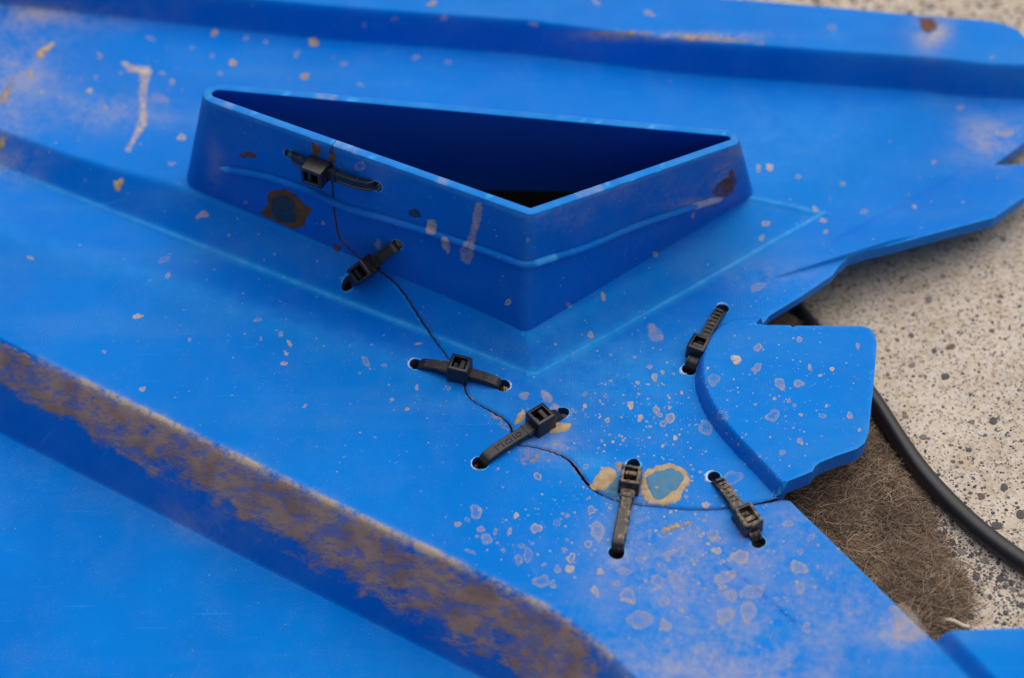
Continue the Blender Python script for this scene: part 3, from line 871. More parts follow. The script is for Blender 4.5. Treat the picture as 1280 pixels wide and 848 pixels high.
def patch(poly, q, cov, thick):
    global free
    pl = smooth_line(np.vstack([poly, poly[:1]]), 2)
    pl = resample(pl, 1.3)[:-1]
    pl = pl + (q.normal(0, .35, pl.shape) + np.stack([vnoise(pl[:, 0] + 900, pl[:, 1] + 900, s_, 5) - .5 for s_ in (31, 32)], -1) * 3.4)
    lo_, hi_ = pl.min(0), pl.max(0)
    xx, yy = np.meshgrid(np.arange(lo_[0], hi_[0], 1.9), np.arange(lo_[1], hi_[1], 1.9), indexing='ij')
    free = np.stack([xx.ravel(), yy.ravel()], -1) + q.uniform(-.4, .4, (xx.size, 2))
    free = free[pip(free[:, 0], free[:, 1], pl)]
    if len(free): free = free[~near(pl, True, .8)]
    v2, f2 = cdt(free, [pl], [True])
    c2 = v2[f2].mean(1); f2 = f2[pip(c2[:, 0], c2[:, 1], pl)]
    de, _, _ = seg_dist(v2[:, 0], v2[:, 1], np.vstack([pl, pl[:1]]))
    V, C, NR_ = [], [], []
    last = None
    nz = vnoise(v2[:, 0] + 900, v2[:, 1] + 900, 41, 6)
    for p2, d_, n_ in zip(v2, de, nz):
        p, nr = hit(*p2)
        if p is None: p, nr = at_surf(*p2), np.array([0, 0, 1.0])
        last = (p, nr); NR_.append(nr)
        t_ = min(1, d_ / 2.5)
        V.append(p + nr * (.03 + thick * t_ * (.4 + .9 * n_)))
        C.append(cov * (.62 + .38 * t_) * (.7 + .55 * n_))
    V = np.array(V)
    if np.ptp(pl, axis=0).max() < 20:
        md = np.median(V, 0); n0_ = np.median(np.array(NR_), 0); n0_ = n0_ / np.linalg.norm(n0_)
        if True:
            offn = np.abs((V - md) @ n0_)
            for iv_ in np.where(offn > .8)[0]:
                d_ = ray(*v2[iv_]); V[iv_] = CAM + d_ * (((md - CAM) @ n0_) / (d_ @ n0_))
    a_ = np.cross(V[f2[:, 1]] - V[f2[:, 0]], V[f2[:, 2]] - V[f2[:, 0]])
    f2[(a_ * (CAM - V[f2[:, 0]])).sum(1) > 0] = f2[(a_ * (CAM - V[f2[:, 0]])).sum(1) > 0][:, ::-1]
    return V, [tuple(f) for f in f2], np.array(C)

def blob(px, py, rx, ry, ang=0, rough=.22, ring=0.0, cov=.9, n=22, thick=.16, seed=None, poly=None):
    """irregular dried splash: rings of points laid on the surface, with a real thickness"""
    q = np.random.default_rng(seed if seed is not None else int(px * 131 + py))
    a = np.linspace(0, 2 * math.pi, n, endpoint=False)
    if poly is not None: return patch(np.asarray(poly, float), q, cov, thick)
    if False:
        pl = resample(np.vstack([poly, poly[:1]]).astype(float), 2.2)[:-1]
        pl = pl + q.normal(0, .5, pl.shape)
        c = pl.mean(0); n = len(pl)
        edge = pl - c
    else:
        r = 1 + sum(rough / k * math.cos(q.random() * 6.3) * np.cos(k * a + q.random() * 6.3) for k in range(2, 6))
        ex, ey = rx * r * np.cos(a), ry * r * np.sin(a)
        c = np.array([px, py])
        edge = np.stack([ex * math.cos(ang) - ey * math.sin(ang), ex * math.sin(ang) + ey * math.cos(ang)], -1)
    V, C, F_ = [], [], []
    lv = [(.0, .55), (.45, .6), (.78, 1.0), (.94, .8), (1.0, .0)]
    p0, n0 = hit(*c)
    if p0 is None: return None
    V.append(p0 + n0 * thick * (.6 if not ring else .25)); C.append(cov * (1 - ring))
    for f, hgt in lv[1:]:
        for k in range(n):
            p, nr = hit(*(c + edge[k] * f))
            if p is None or np.linalg.norm(p - p0) > 40: p, nr = p0, n0
            V.append(p + nr * (.02 + thick * hgt * (1 if not ring or f > .7 else .3)))
            C.append(cov * (1 - ring * (1 - min(1, (f / .8) ** 3))) * (1.0 if f < .98 else .55))
    F_ = [(0, 1 + k, 1 + (k + 1) % n) for k in range(n)]
    for l in range(3):
        b0 = 1 + l * n
        F_ += [(b0 + k, b0 + n + k, b0 + n + (k + 1) % n) for k in range(n)] + [(b0 + k, b0 + n + (k + 1) % n, b0 + (k + 1) % n) for k in range(n)]
    V = np.array(V)
    return V, F_, np.array(C)

def put_blob(name, mat, b, parent=None):
    if b is None: return
    mesh_obj(name, b[0], np.array(b[1])[:, ::-1], mat, parent or panel, cover=b[2])

def P_(*a): return np.array(a, float)
big = [  # outlines of the larger patches
    (M_MUD_TAN, P_((735, 607), (743, 601), (750, 588), (758, 583), (770, 588), (772, 596), (764, 604), (757, 613), (745, 614)), .95, .25),
    (M_MUD_GREY, P_((765, 603), (772, 597), (776, 600), (775, 620), (766, 621), (752, 616)), .8, .1),
    (M_MUD_TAN, P_((766, 582), (772, 574), (781, 580), (782, 590), (775, 592)), .5, .1),
    (M_MUD_TAN, P_((806, 588), (822, 582), (840, 580), (856, 585), (864, 600), (856, 615), (844, 632), (820, 632), (803, 625), (800, 605)), .85, .16),
    (M_MUD_GREY, P_((806, 596), (820, 588), (842, 584), (855, 590), (858, 600), (850, 610), (835, 622), (822, 630), (812, 618), (806, 606)), .9, .3),
    (M_MUD_PALE, P_((817, 605), (822, 606), (826, 612), (820, 615), (815, 611)), .9, .4),
    (M_MUD_TAN, P_((653, 508), (657, 511), (657, 524), (650, 530), (642, 531), (645, 520)), .95, .5),
    (M_MUD_TAN, P_((690, 528), (700, 529), (714, 530), (716, 535), (706, 541), (690, 543), (679, 541), (683, 534)), .95, .6),
    (M_MUD_BROWN, P_((332, 243), (345, 236), (362, 238), (372, 244), (375, 253), (391, 258), (388, 266), (381, 280), (372, 286), (352, 283), (338, 272), (325, 271), (327, 262), (337, 258)), .85, .12),
    (M_MUD_DARK, P_((341, 246), (362, 241), (370, 252), (373, 266), (374, 280), (356, 282), (340, 272), (338, 258)), .8, .2),
    (M_MUD_BROWN, P_((389, 179), (404, 183), (401, 190), (397, 197), (389, 195)), .9, .15),
    (M_MUD_BROWN, P_((412, 187), (421, 191), (418, 202), (416, 209), (411, 207)), .9, .15),
    (M_MUD_PALE, P_((150, 79), (158, 77), (163, 82), (176, 82), (192, 86), (189, 96), (185, 108), (183, 120), (184, 140), (187, 153), (178, 163), (170, 178), (163, 192), (154, 190), (163, 175), (170, 160), (174, 140), (174, 115), (176, 96), (168, 90), (160, 92), (155, 86)), .8, .08),
    (M_MUD_PALE, P_((186, 118), (202, 116), (212, 124), (210, 134), (200, 130), (188, 126)), .35, .06),
    (M_MUD_TAN, P_((42, 66), (52, 60), (66, 52), (70, 57), (60, 66), (47, 74)), .75, .2),
    (M_MUD_TAN, P_((-8, 120), (4, 116), (16, 92), (20, 96), (14, 120), (2, 136)), .55, .15),
    (M_MUD_TAN, P_((140, 228), (155, 222), (153, 237), (145, 240)), .75, .2),
    (M_MUD_TAN, P_((-5, 176), (8, 168), (10, 178), (0, 192)), .7, .15),
    (M_MUD_PALE, P_((594, 252), (605, 252), (603, 268), (599, 284), (594, 300), (592, 326), (582, 332), (575, 322), (576, 306), (585, 299), (590, 280), (592, 264)), .62, .1),
    (M_MUD_PALE, P_((535, 275), (542, 273), (547, 282), (546, 293), (538, 295), (531, 288)), .75, .12),
    (M_MUD_PALE, P_((552, 297), (560, 297), (564, 306), (562, 318), (556, 317), (551, 307)), .75, .12),
    (M_MUD_PALE, P_((470, 299), (475, 297), (477, 306), (475, 315), (468, 312)), .7, .1),
    (M_MUD_DARK, P_((509, 264), (518, 261), (526, 265), (524, 273), (514, 273)), .7, .15),
    (M_MUD_BROWN, P_((297, 192), (306, 189), (318, 192), (322, 197), (312, 199), (301, 196)), .6, .12),
    (M_MUD_BROWN, P_((413, 306), (420, 303), (428, 312), (421, 317)), .6, .15),
    (M_MUD_BROWN, P_((886, 240), (903, 226), (914, 208), (920, 215), (921, 232), (916, 243), (905, 249), (893, 248)), .5, .08),
    (M_MUD_PALE, P_((808, 408), (816, 402), (824, 412), (832, 424), (820, 429), (811, 420)), .55, .12),
    (M_MUD_PALE, P_((676, 487), (684, 488), (692, 497), (690, 506), (680, 504), (674, 496)), .6, .1),
    (M_MUD_PALE, P_((655, 488), (662, 490), (660, 500), (650, 499), (650, 492)), .6, .1),
    (M_MUD_PALE, P_((692, 503), (700, 507), (694, 524), (686, 526), (684, 516)), .6, .2),
    (M_MUD_TAN, P_((648, 560), (668, 562), (684, 568), (672, 580), (655, 585), (640, 578)), .38, .06),
    (M_MUD_TAN, P_((612, 512), (628, 522), (637, 532), (632, 540), (622, 530), (612, 520)), .45, .08),
    (M_MUD_PALE, P_((1110, 760), (1130, 752), (1148, 770), (1166, 796), (1140, 806), (1112, 800), (1120, 780)), .42, .06),
    (M_MUD_TAN, P_((825, 660), (842, 655), (865, 651), (868, 654), (848, 662), (828, 668)), .6, .2),
    (M_MUD_BROWN, P_((1150, 22), (1168, 22), (1176, 30), (1164, 44), (1150, 40)), .6, .06),
    (M_MUD_TAN, P_((735, 40), (800, 38), (815, 42), (812, 47), (770, 47), (738, 44)), .5, .08),
    (M_MUD_TAN, P_((840, 42), (900, 46), (960, 52), (958, 56), (900, 53), (845, 49)), .55, .08),
]
for mt, poly, cov, th in big:
    put_blob('mud_patch', mt, blob(0, 0, 0, 0, poly=poly, cov=cov, thick=th, seed=int(poly[0, 0] + 3 * poly[0, 1])))
m, nt, b = new_mat('torn_plastic'); b.inputs['Base Color'].default_value = (.42, .58, .78, 1); b.inputs['Roughness'].default_value = .6
M_TORN = m
for hi, a0, a1, w_ in ((1, 1.7, 4.2, .55), (2, -1.2, .9, .4), (7, 1.6, 4.4, .9), (9, .6, 2.6, .4), (10, 2.6, 4.4, .8), (5, 2.4, 4.4, .4), (3, 2.2, 5.0, .35)):
    c_, r_, sd_ = sheet_holes[hi]
    th = np.linspace(a0, a1, 14); q_ = np.random.default_rng(hi + 70)
    wv_ = w_ * np.sin(np.linspace(.15, math.pi - .15, 14)) * q_.uniform(.55, 1.25, 14)
    rows_ = []
    for f_, hz in ((-.12, .0), (.25, .32), (.65, .28), (1.0, .0)):
        rr_ = r_ + wv_ * f_
        px_, py_ = c_[0] + rr_ * np.cos(th), c_[1] + rr_ * np.sin(th)
        rows_.append(np.stack([px_, py_, H0(px_, py_) + .02 + hz * (w_ / .6)], -1))
    Vt = np.vstack(rows_)
    Ft = [(r1 * 14 + k, r1 * 14 + k + 1, r1 * 14 + 15 + k, r1 * 14 + 14 + k) for r1 in range(3) for k in range(13)]
    mesh_obj('torn_edge', Vt, np.array(Ft)[:, ::-1], M_TORN, panel)
# single splashes and drip rings: x, y, rx, ry, ring, cover
med = [(920, 450, 7.5, 7.5, 0, 1), (947, 435, 6, 6, .5, .6), (999, 425, 4, 5, .6, .7), (1072, 433, 3, 5, 0, .6), (975, 480, 8, 9, .3, .55), (998, 480, 7, 7, .2, .6), (946, 460, 8, 6, .2, .45),
       (966, 520, 10, 9, .8, .45), (892, 475, 9, 9, .6, .4), (1012, 460, 3.5, 4.5, 0, .7), (1040, 462, 3.5, 3.5, 0, .8), (1025, 470, 3, 2.5, 0, .8), (986, 502, 3, 3, .5, .7), (1028, 520, 7, 3, .7, .5),
       (1062, 520, 4.5, 5.5, .1, .65), (1000, 552, 4, 6, .1, .7), (978, 566, 5, 4, .3, .5), (1074, 538, 3, 3, 0, .7), (1033, 508, 2.6, 2.6, 0, .8), (968, 499, 3, 2.5, 0, .7), (1001, 519, 3, 3, 0, .7), (882, 535, 10, 12, .8, .4), (903, 520, 9, 8, .8, .3), (915, 598, 14, 12, .85, .35), (993, 507, 3, 3, .2, .5),
       (793, 447, 3, 2.5, 0, .5), (812, 459, 4, 4, 0, .7), (818, 472, 5, 6, .3, .8), (828, 466, 3, 3.5, 0, .7), (797, 479, 3.5, 3, 0, .8), (798, 493, 2.6, 2.2, 0, .8), (788, 507, 5, 6, .1, .9), (759, 526, 4, 4.5, 0, .7), (731, 508, 3.5, 3.5, 0, .8), (731, 493, 4.5, 3, .5, .5), (757, 495, 3, 4, .6, .5), (800, 523, 4.5, 5.5, 0, .8), (820, 513, 4.5, 6, .4, .7), (824, 519, 5, 4, .6, .7), (837, 510, 3, 3, 0, .8), (838, 523, 7, 8, .45, .7), (829, 530, 5, 6, .6, .6),
       (844, 548, 3.5, 4, 0, .85), (766, 553, 2.5, 2.2, 0, .85), (756, 557, 2, 2, 0, .85), (774, 545, 2, 2, 0, .7), (828, 558, 2.5, 2.5, 0, .8), (849, 544, 2, 2, 0, .8), (715, 514, 3, 4, .4, .5), (835, 495, 2, 2, 0, .7), (852, 492, 2.4, 2.4, 0, .8), (810, 499, 2.2, 2.2, 0, .7), (842, 468, 2.4, 2.4, 0, .6),
       (572, 656, 5.5, 4, .2, .65), (595, 640, 9, 11, .75, .5), (601, 662, 6, 5, .3, .55), (608, 674, 8, 9, .35, .5), (619, 665, 3, 5, .6, .6), (584, 650, 4, 4, .6, .4), (645, 645, 3.5, 5.5, .2, .85), (637, 665, 3, 6, .5, .8), (670, 661, 8, 8, .45, .75), (629, 688, 3, 4, .3, .5), (652, 683, 5, 4, .2, .4), (660, 694, 8, 10, .6, .35), (648, 700, 6, 9, .5, .4), (665, 680, 3.5, 3, .2, .4), (588, 690, 8, 3, .5, .45),
       (739, 638, 5, 8, .5, .55), (747, 664, 10, 15, .55, .55), (735, 681, 5, 7, .75, .7), (714, 698, 5.5, 8, .8, .75), (712, 712, 7, 6.5, .15, .8), (697, 712, 5, 6, .3, .55), (705, 688, 4, 4, .2, .45), (680, 706, 4, 3, .2, .5), (677, 727, 12, 10, .7, .45), (691, 731, 5, 6, .5, .6), (744, 740, 5, 9, .2, .75), (750, 715, 5, 5, .1, .75), (696, 654, 6, 5, .5, .35), (709, 645, 4, 3, .2, .5), (785, 745, 11, 12, .8, .5), (783, 751, 9, 4, 0, .65), (672, 596, 5, 7, .85, .75), (732, 584, 5, 4, .7, .6),
       (882, 632, 6, 5, .1, .8), (891, 668, 8, 8, .55, .55), (892, 675, 5, 4, 0, .6), (896, 689, 7, 6, .3, .8), (925, 697, 12, 13, .25, .6), (872, 664, 3, 4, .8, .6), (998, 710, 12, 11, .3, .55), (1000, 735, 8, 9, .3, .45), (906, 722, 16, 10, .3, .5), (940, 740, 18, 10, .3, .45), (914, 745, 10, 9, .3, .5), (935, 765, 12, 16, .35, .5), (906, 770, 12, 14, .3, .5), (903, 735, 6, 5, .1, .6), (845, 727, 10, 13, .75, .4), (822, 727, 9, 10, .6, .4), (835, 693, 7, 6, .2, .5), (848, 690, 9, 10, .6, .35), (830, 752, 7, 10, .5, .45), (800, 775, 20, 14, .2, .4), (832, 782, 7, 12, .1, .5), (1008, 785, 7, 8, .1, .5), (985, 655, 8, 5, .2, .5), (1000, 690, 5, 5, .2, .4), (1014, 672, 5, 8, .3, .35), (835, 700, 4, 4, 0, .5), (868, 700, 8, 5, .2, .4), (800, 700, 8, 5, .3, .45), (780, 715, 14, 5, .4, .45), (770, 730, 6, 5, .3, .4), (830, 668, 9, 7, .7, .4),
       (560, 485, 4, 4, .1, .45), (521, 485, 3, 4, .1, .7), (490, 500, 3, 3, 0, .7), (509, 512, 3.5, 2.5, 0, .7), (523, 430, 5, 2.5, 0, .5), (457, 452, 5, 8, .6, .4), (480, 457, 4, 3, .2, .4), (362, 430, 3.5, 5, 0, .7), (358, 443, 2.6, 3, 0, .8), (355, 455, 6, 3, 0, .7), (351, 418, 3, 5, .2, .6), (172, 396, 8, 3.5, 0, .8), (178, 487, 4.5, 4, 0, .7), (210, 345, 5, 3.5, .1, .6), (205, 325, 8, 5, .7, .35), (250, 270, 6, 4, .1, .6), (323, 400, 6, 3, .3, .4), (381, 508, 4, 2.5, 0, .6), (130, 440, 3, 3, 0, .5), (38, 323, 5, 3, 0, .6), (237, 425, 3, 2.6, 0, .5), (255, 268, 7, 5, .1, .6), (215, 205, 7, 3, .1, .45), (227, 172, 7, 5, .1, .7), (310, 558, 0.1, .1, 0, 0),
       (112, 114, 4, 4, 0, .75), (120, 97, 3.5, 4, 0, .35), (125, 70, 5, 4, .1, .4), (38, 93, 3, 5, 0, .7), (27, 92, 4, 3, 0, .5), (52, 115, 4, 3, 0, .5), (75, 122, 4, 4, .1, .4), (132, 135, 3, 5, .1, .5), (215, 102, 5, 4, 0, .5), (203, 92, 5, 3, 0, .4), (291, 79, 6, 5, .1, .65), (268, 41, 5, 5, 0, .6), (371, 68, 4, 7, .1, .35), (392, 53, 8, 6, 0, .65), (381, 96, 8, 4, .1, .6), (275, 92, 4, 4, .1, .4), (307, 48, 5, 3, 0, .4), (240, 60, 5, 2.5, 0, .35), (332, 53, 3.5, 3, 0, .5), (265, 70, 4, 4, .1, .35), (188, 48, 9, 3, .1, .35), (430, 80, 6, 3, .1, .4), (520, 72, 6, 4, .1, .35), (560, 78, 6, 4, .1, .3), (450, 106, 6, 3, .1, .35),
       (948, 211, 4, 6, 0, .65), (962, 210, 5, 6.5, 0, .8), (998, 221, 5, 3.5, 0, .4), (957, 280, 6, 5, 0, .7), (952, 298, 3.5, 6, 0, .6), (1019, 262, 5, 4, 0, .65), (1029, 276, 5, 4, 0, .65), (1032, 290, 3, 4, 0, .5), (1053, 230, 5, 4, 0, .4), (1143, 259, 3.5, 3.5, 0, .6), (1167, 203, 4, 3, 0, .5), (1256, 167, 11, 6, .1, .55), (1200, 135, 7, 4, .1, .4), (1080, 265, 6, 4, .1, .4), (947, 359, 11, 6, .2, .4), (738, 419, 5, 5, 0, .7), (754, 371, 3, 8, .1, .7), (711, 382, 4, 4, 0, .55), (635, 378, 4, 6, 0, .7), (819, 318, 4, 4, 0, .6), (866, 270, 3, 4, 0, .6), (420, 302, 0.1, .1, 0, 0), (538, 290, .1, .1, 0, 0), (404, 279, 3, 3, 0, .6), (397, 152, 6, 4, .3, .4), (525, 165, 8, 3, .2, .35), (660, 300, 3, 3, 0, .5), (450, 208, 10, 6, .7, .4), (307, 253, 3, 3, 0, .5), (540, 5, 8, 3, 0, .6), (667, 31, 7, 3, 0, .55), (745, 3, 8, 3, 0, .5), (812, 17, 9, 4, 0, .5), (555, 23, 6, 4, 0, .5), (493, 24, 5, 4, 0, .4), (455, 32, 4, 4, 0, .4), (875, 110, .1, .1, 0, 0), (1240, 72, 4, 3, 0, .4), (1040, 35, 7, 6, .2, .3), (575, 30, 0.1, .1, 0, 0)]
n_part = 0
sm_v, sm_f, sm_c, so = [], [], [], 0
def add_small(b):
    global so
    if b is None: return
    sm_v.append(b[0]); sm_f.extend([[i + so for i in f[::-1]] for f in b[1]]); sm_c.append(b[2]); so += len(b[0])
for (px, py, rx, ry, ring, cov) in med:
    if rx < .5: continue
    b_ = blob(px, py, rx * .85, ry * .85, ang=random.uniform(-.5, .5), rough=.40, ring=min(.92, ring * .9 + (.12 if cov < .8 else 0)), cov=min(1, cov * 1.05), n=18, thick=.05 if cov < .6 else .12)
    if max(rx, ry) >= 5 and n_part < 230:
        put_blob('mud_splash', M_MUD_PALE if py > 160 or cov < .6 else M_MUD_TAN, b_); n_part += 1
    else:
        add_small(b_)
def scatter(n, cx, cy, sx, sy, r0, r1, cov):
    for _ in range(n):
        px, py = random.gauss(cx, sx), random.gauss(cy, sy)
        if not (-20 < px < 1300 and -20 < py < 870): continue
        r = r0 * (r1 / r0) ** (random.random() ** 2.2)
        p, nr = hit(px, py)
        if p is None: continue
        add_small(speck(p, nr, r / 5.0, cov * random.uniform(.6, 1.1)))
def speck(p, nr, r, cov):
    a = np.cross(nr, [.3, .9, .2]); a /= np.linalg.norm(a); b2 = np.cross(nr, a)
    k = 7
    rr = r * (1 + np.random.default_rng(int(abs(p[0] * 977 + p[1] * 331) * 10)).uniform(-.3, .3, k))
    V = [p + nr * (.05 + r * .08)]
    for i in range(k):
        t = 2 * math.pi * i / k
        V.append(p + nr * .03 + rr[i] * (a * math.cos(t) + b2 * math.sin(t)))
    F_ = [(0, 1 + (i + 1) % k, 1 + i) for i in range(k)]
    if np.cross(V[1] - V[0], V[2] - V[0]) @ nr < 0: F_ = [f[::-1] for f in F_]
    return np.array(V), [f[::-1] for f in F_], np.full(k + 1, cov)
scatter(420, 800, 520, 70, 55, .5, 2.2, .8)
scatter(380, 760, 660, 110, 50, .5, 2.6, .7)
scatter(260, 980, 490, 60, 60, .45, 1.6, .8)
scatter(420, 920, 720, 110, 60, .5, 3.0, .65)
scatter(260, 560, 470, 130, 70, .4, 1.4, .6)
scatter(260, 330, 420, 150, 90, .4, 1.8, .55)
scatter(160, 120, 110, 100, 60, .5, 2.4, .5)
scatter(130, 420, 70, 200, 35, .5, 2.0, .4)
scatter(150, 980, 330, 60, 50, .4, 1.5, .5)
scatter(200, 760, 280, 90, 40, .35, 1.2, .7)
scatter(160, 480, 250, 110, 45, .35, 1.2, .6)
scatter(120, 1120, 240, 80, 40, .5, 2.2, .45)
scatter(120, 250, 700, 160, 70, .4, 1.2, .4)
sp_o = mesh_obj('mud_specks', np.vstack(sm_v), np.array(sm_f), M_MUD_PALE, panel, cover=np.concatenate(sm_c))
sp_o['kind'] = 'stuff'

# ------------------------------------------------------------------ cable ties
def head_mesh(L_, W_, H_):
    bm = bmesh.new()
    bmesh.ops.create_cube(bm, size=1)
    for v in bm.verts: v.co = Vector((v.co.x * L_, v.co.y * W_, v.co.z * H_))
    top_f = max(bm.faces, key=lambda f: f.calc_center_median().z)
    for v in top_f.verts: v.co.x *= .93; v.co.y *= .93
    bmesh.ops.bevel(bm, geom=[e for e in bm.edges], offset=.55, segments=3, profile=.6, affect='EDGES')
    top_f = max(bm.faces, key=lambda f: (round(f.calc_center_median().z, 3), f.calc_area()))
    r = bmesh.ops.inset_individual(bm, faces=[top_f], thickness=.42, depth=0)
    r = bmesh.ops.inset_individual(bm, faces=[top_f], thickness=.12, depth=-.15)
    r = bmesh.ops.extrude_discrete_faces(bm, faces=[top_f])
    fc = r['faces'][0]
    bmesh.ops.translate(bm, verts=fc.verts, vec=(0, 0, -H_ * .7))
    return bm

def bm_obj(name, bm, mat, parent, Mx, smooth=True):
    for v in bm.verts: v.co = Mx @ v.co
    if Mx.determinant() < 0: bmesh.ops.reverse_faces(bm, faces=bm.faces)
    me = bpy.data.meshes.new(name); bm.to_mesh(me); bm.free()
    off = parent_world(parent)
    for v in me.vertices: v.co = (v.co - off) * S
    me.materials.append(mat)
    me.shade_smooth() if smooth else me.shade_flat()
    if smooth: me.set_sharp_from_angle(angle=math.radians(40))
    o = bpy.data.objects.new(name, me); COL.objects.link(o); o.parent = parent
    return o

def box_bm(boxes, bevel=.1):
    bm = bmesh.new()
    for (cx, cy, cz, sx, sy, sz) in boxes:
        r = bmesh.ops.create_cube(bm, size=1)
        for v in r['verts']: v.co = Vector((cx + v.co.x * sx, cy + v.co.y * sy, cz + v.co.z * sz))
    if bevel: bmesh.ops.bevel(bm, geom=list(bm.edges), offset=bevel, segments=2, affect='EDGES')
    return bm

TIE_LABELS = ['black cable tie just under the duct rim, high on its near left wall',
              'black cable tie spanning from the duct wall onto the sloped base below',
              'black cable tie with its square head midway, lying across the crack below the sloped base',
              'black cable tie with embossed lettering and lumps of tan mud beside its head',
              'black cable tie between two tan and grey-green mud patches, head at its upper end',
              'mud caked cable tie nearest the cut edge by the brown felt',
              'black cable tie alongside the curved edge of the raised blue tab']
TIE_DIRT = [.0, .0, 0, 1, 1, 2, 1]
TIE_DIRT = [0, 0, 0, 1, 2, 2, 1]
M_TIE[1] = black_mat('black_nylon_dusty_wiped', .36)
M_TIE[2] = black_mat('black_nylon_caked', .88)
HEADS = [(6.2, 5.6, 5.2), (6.4, 5.2, 4.8), (5.6, 5.4, 5.0), (5.8, 5.6, 5.0), (6.0, 5.2, 4.6), (6.6, 5.2, 4.2), (5.4, 5.0, 4.6)]
for i, ((ka, pa, kb, pb, hf), (A, B)) in enumerate(zip(TIES, tie_ends)):
    A, B = np.array(A), np.array(B)
    def nrm_of(k, p, P3):
        if k == 'w':
            uv = duct_uv(*p); return duct_nrm(uv[:1], uv[1:])[0] * NSIGN
        x_, y_ = np.array([P3[0]]), np.array([P3[1]])
        g = np.array([-(H0(x_ + .4, y_) - H0(x_ - .4, y_))[0] / .8, -(H0(x_, y_ + .4) - H0(x_, y_ - .4))[0] / .8, 1.0])
        return g / np.linalg.norm(g)
    N0, N1 = nrm_of(ka, pa, A), nrm_of(kb, pb, B)
    T = B - A; LEN = np.linalg.norm(T); T /= LEN
    N = N0 + N1; N -= (N @ T) * T; N /= np.linalg.norm(N)
    Sd = np.cross(N, T)
    if i == 1: lift = .2
    else: lift = 0
    root = empty('cable_tie', (A + B) / 2, TIE_LABELS[i], 'cable tie', 'cable ties stitching the cracked panel')
    mat = M_TIE[TIE_DIRT[i]]
    arch = 1.0
    ks = [(.75, -4.5), (.8, -2.6), (.95, -.9), (1.35, .15), (2.1, .75), (3.6, 1.0)]
    path = [A + T * a_ + N * b_ for a_, b_ in ks]
    A0, B0 = A, B
    for t in np.linspace(.2, .8, 7): path.append(A + T * LEN * t + N * (1.0 + arch * .5 * math.sin(math.pi * t)))
    path += [B - T * a_ + N * b_ for a_, b_ in ks[::-1]]
    path = resample(smooth_line(path, 2), .8)
    tg = np.gradient(path, axis=0); tg /= np.linalg.norm(tg, axis=1, keepdims=True)
    W_, TH_ = (3.0 if i != 3 else 3.2), 1.3
    sec = [(-.5, -.3), (-.42, -.5), (.42, -.5), (.5, -.3), (.5, .32), (.44, .5), (.30, .5), (.27, .36), (-.27, .36), (-.30, .5), (-.44, .5), (-.5, .32)]
    if i in (3, 4, 2): sec = [(-.5, -.3), (-.42, -.5), (.42, -.5), (.5, -.3), (.5, .3), (.42, .5), (-.42, .5), (-.5, .3)]
    Vv = []
    for p, t in zip(path, tg):
        nn = np.cross(t, Sd)
        for a_, b_ in sec: Vv.append(p + Sd * a_ * W_ + nn * b_ * TH_)
    k = len(sec); m_ = len(path)
    Fq = [(a_ * k + c, a_ * k + (c + 1) % k, (a_ + 1) * k + (c + 1) % k, (a_ + 1) * k + c) for a_ in range(m_ - 1) for c in range(k)]
    so_ = mesh_obj('strap', np.array(Vv), np.array(Fq)[:, ::-1], mat, root)
    so_.data.set_sharp_from_angle(angle=math.radians(35))
    # frame for head: x along strap, y across, z outwards
    hc = A + T * LEN * hf + N * (HEADS[i][2] / 2 - .1)
    flip = 1 if hf < .5 else -1
    if i == 2: flip = -1
    Mx = Matrix(((T[0] * flip, Sd[0] * flip, N[0], hc[0]), (T[1] * flip, Sd[1] * flip, N[1], hc[1]), (T[2] * flip, Sd[2] * flip, N[2], hc[2]), (0, 0, 0, 1)))
    hl, hw, hh = HEADS[i]
    ho = bm_obj('head', head_mesh(hl, hw, hh), mat, root, Mx)
    # the cut tail and the locking pawl standing in the head's slot
    bm_obj('tail_stub', box_bm([(-hl * .12, 0, hh * .08, 1.1, hw * .5, hh * .62)], .12), mat, root, Mx)
    bm_obj('pawl', box_bm([(hl * .2, 0, -hh * .05, .9, hw * .36, hh * .4), (hl * .2, 0, hh * .18, .5, hw * .3, .5)], .1), mat, root, Mx)
    # collar where the strap leaves the head
    bm_obj('collar', box_bm([(hl * .62, 0, -hh * .5 + 1.55, hl * .5, W_ * 1.12, 1.7)], .25), mat, root, Mx)
    surf = lambda t, s_, up_: A + T * LEN * t + N * (1.0 + arch * .5 * math.sin(math.pi * t) + TH_ * .5 + up_) + Sd * s_
    marks = []
    if i in (5, 6):        # ladder teeth
        lo_, hi_ = (.10, .56)
        for t in np.arange(lo_, hi_, 1.35 / LEN):
            marks.append((surf(t, 0, -.12), T, .55, 1.75))
    if i == 3:             # raised moulding marks
        for t, s_, a_, l_, w_ in ((.20, 0, 1, 1.5, .22), (.235, .5, 0, .7, .2), (.27, 0, 1, 1.5, .22), (.31, -.35, 1, .9, .22), (.33, .4, 0, .8, .2), (.34, -.6, 0, .8, .2), (.37, 0, 1, 1.5, .2), (.41, 0, 1, 1.7, .18), (.46, .5, 0, .9, .2), (.46, -.5, 0, .9, .2), (.44, 0, 1, 1.1, .2), (.485, 0, 1, .8, .2), (.58, .2, 1, 1.0, .2), (.60, .6, 0, .6, .2)):
            marks.append((surf(t, s_, .02), T, w_ if a_ else l_, l_ if a_ else w_))
    if marks:
        bm = bmesh.new()
        for c, tt_, lx, ly in marks:
            r = bmesh.ops.create_cube(bm, size=1)
            for v in r['verts']:
                q_ = c + T * v.co.x * lx + Sd * v.co.y * ly + N * v.co.z * .4
                v.co = Vector(q_)
        bmesh.ops.recalc_face_normals(bm, faces=bm.faces)
        bm_obj('teeth' if i in (5, 6) else 'embossed_marks', bm, mat, root, Matrix.Identity(4), smooth=False)
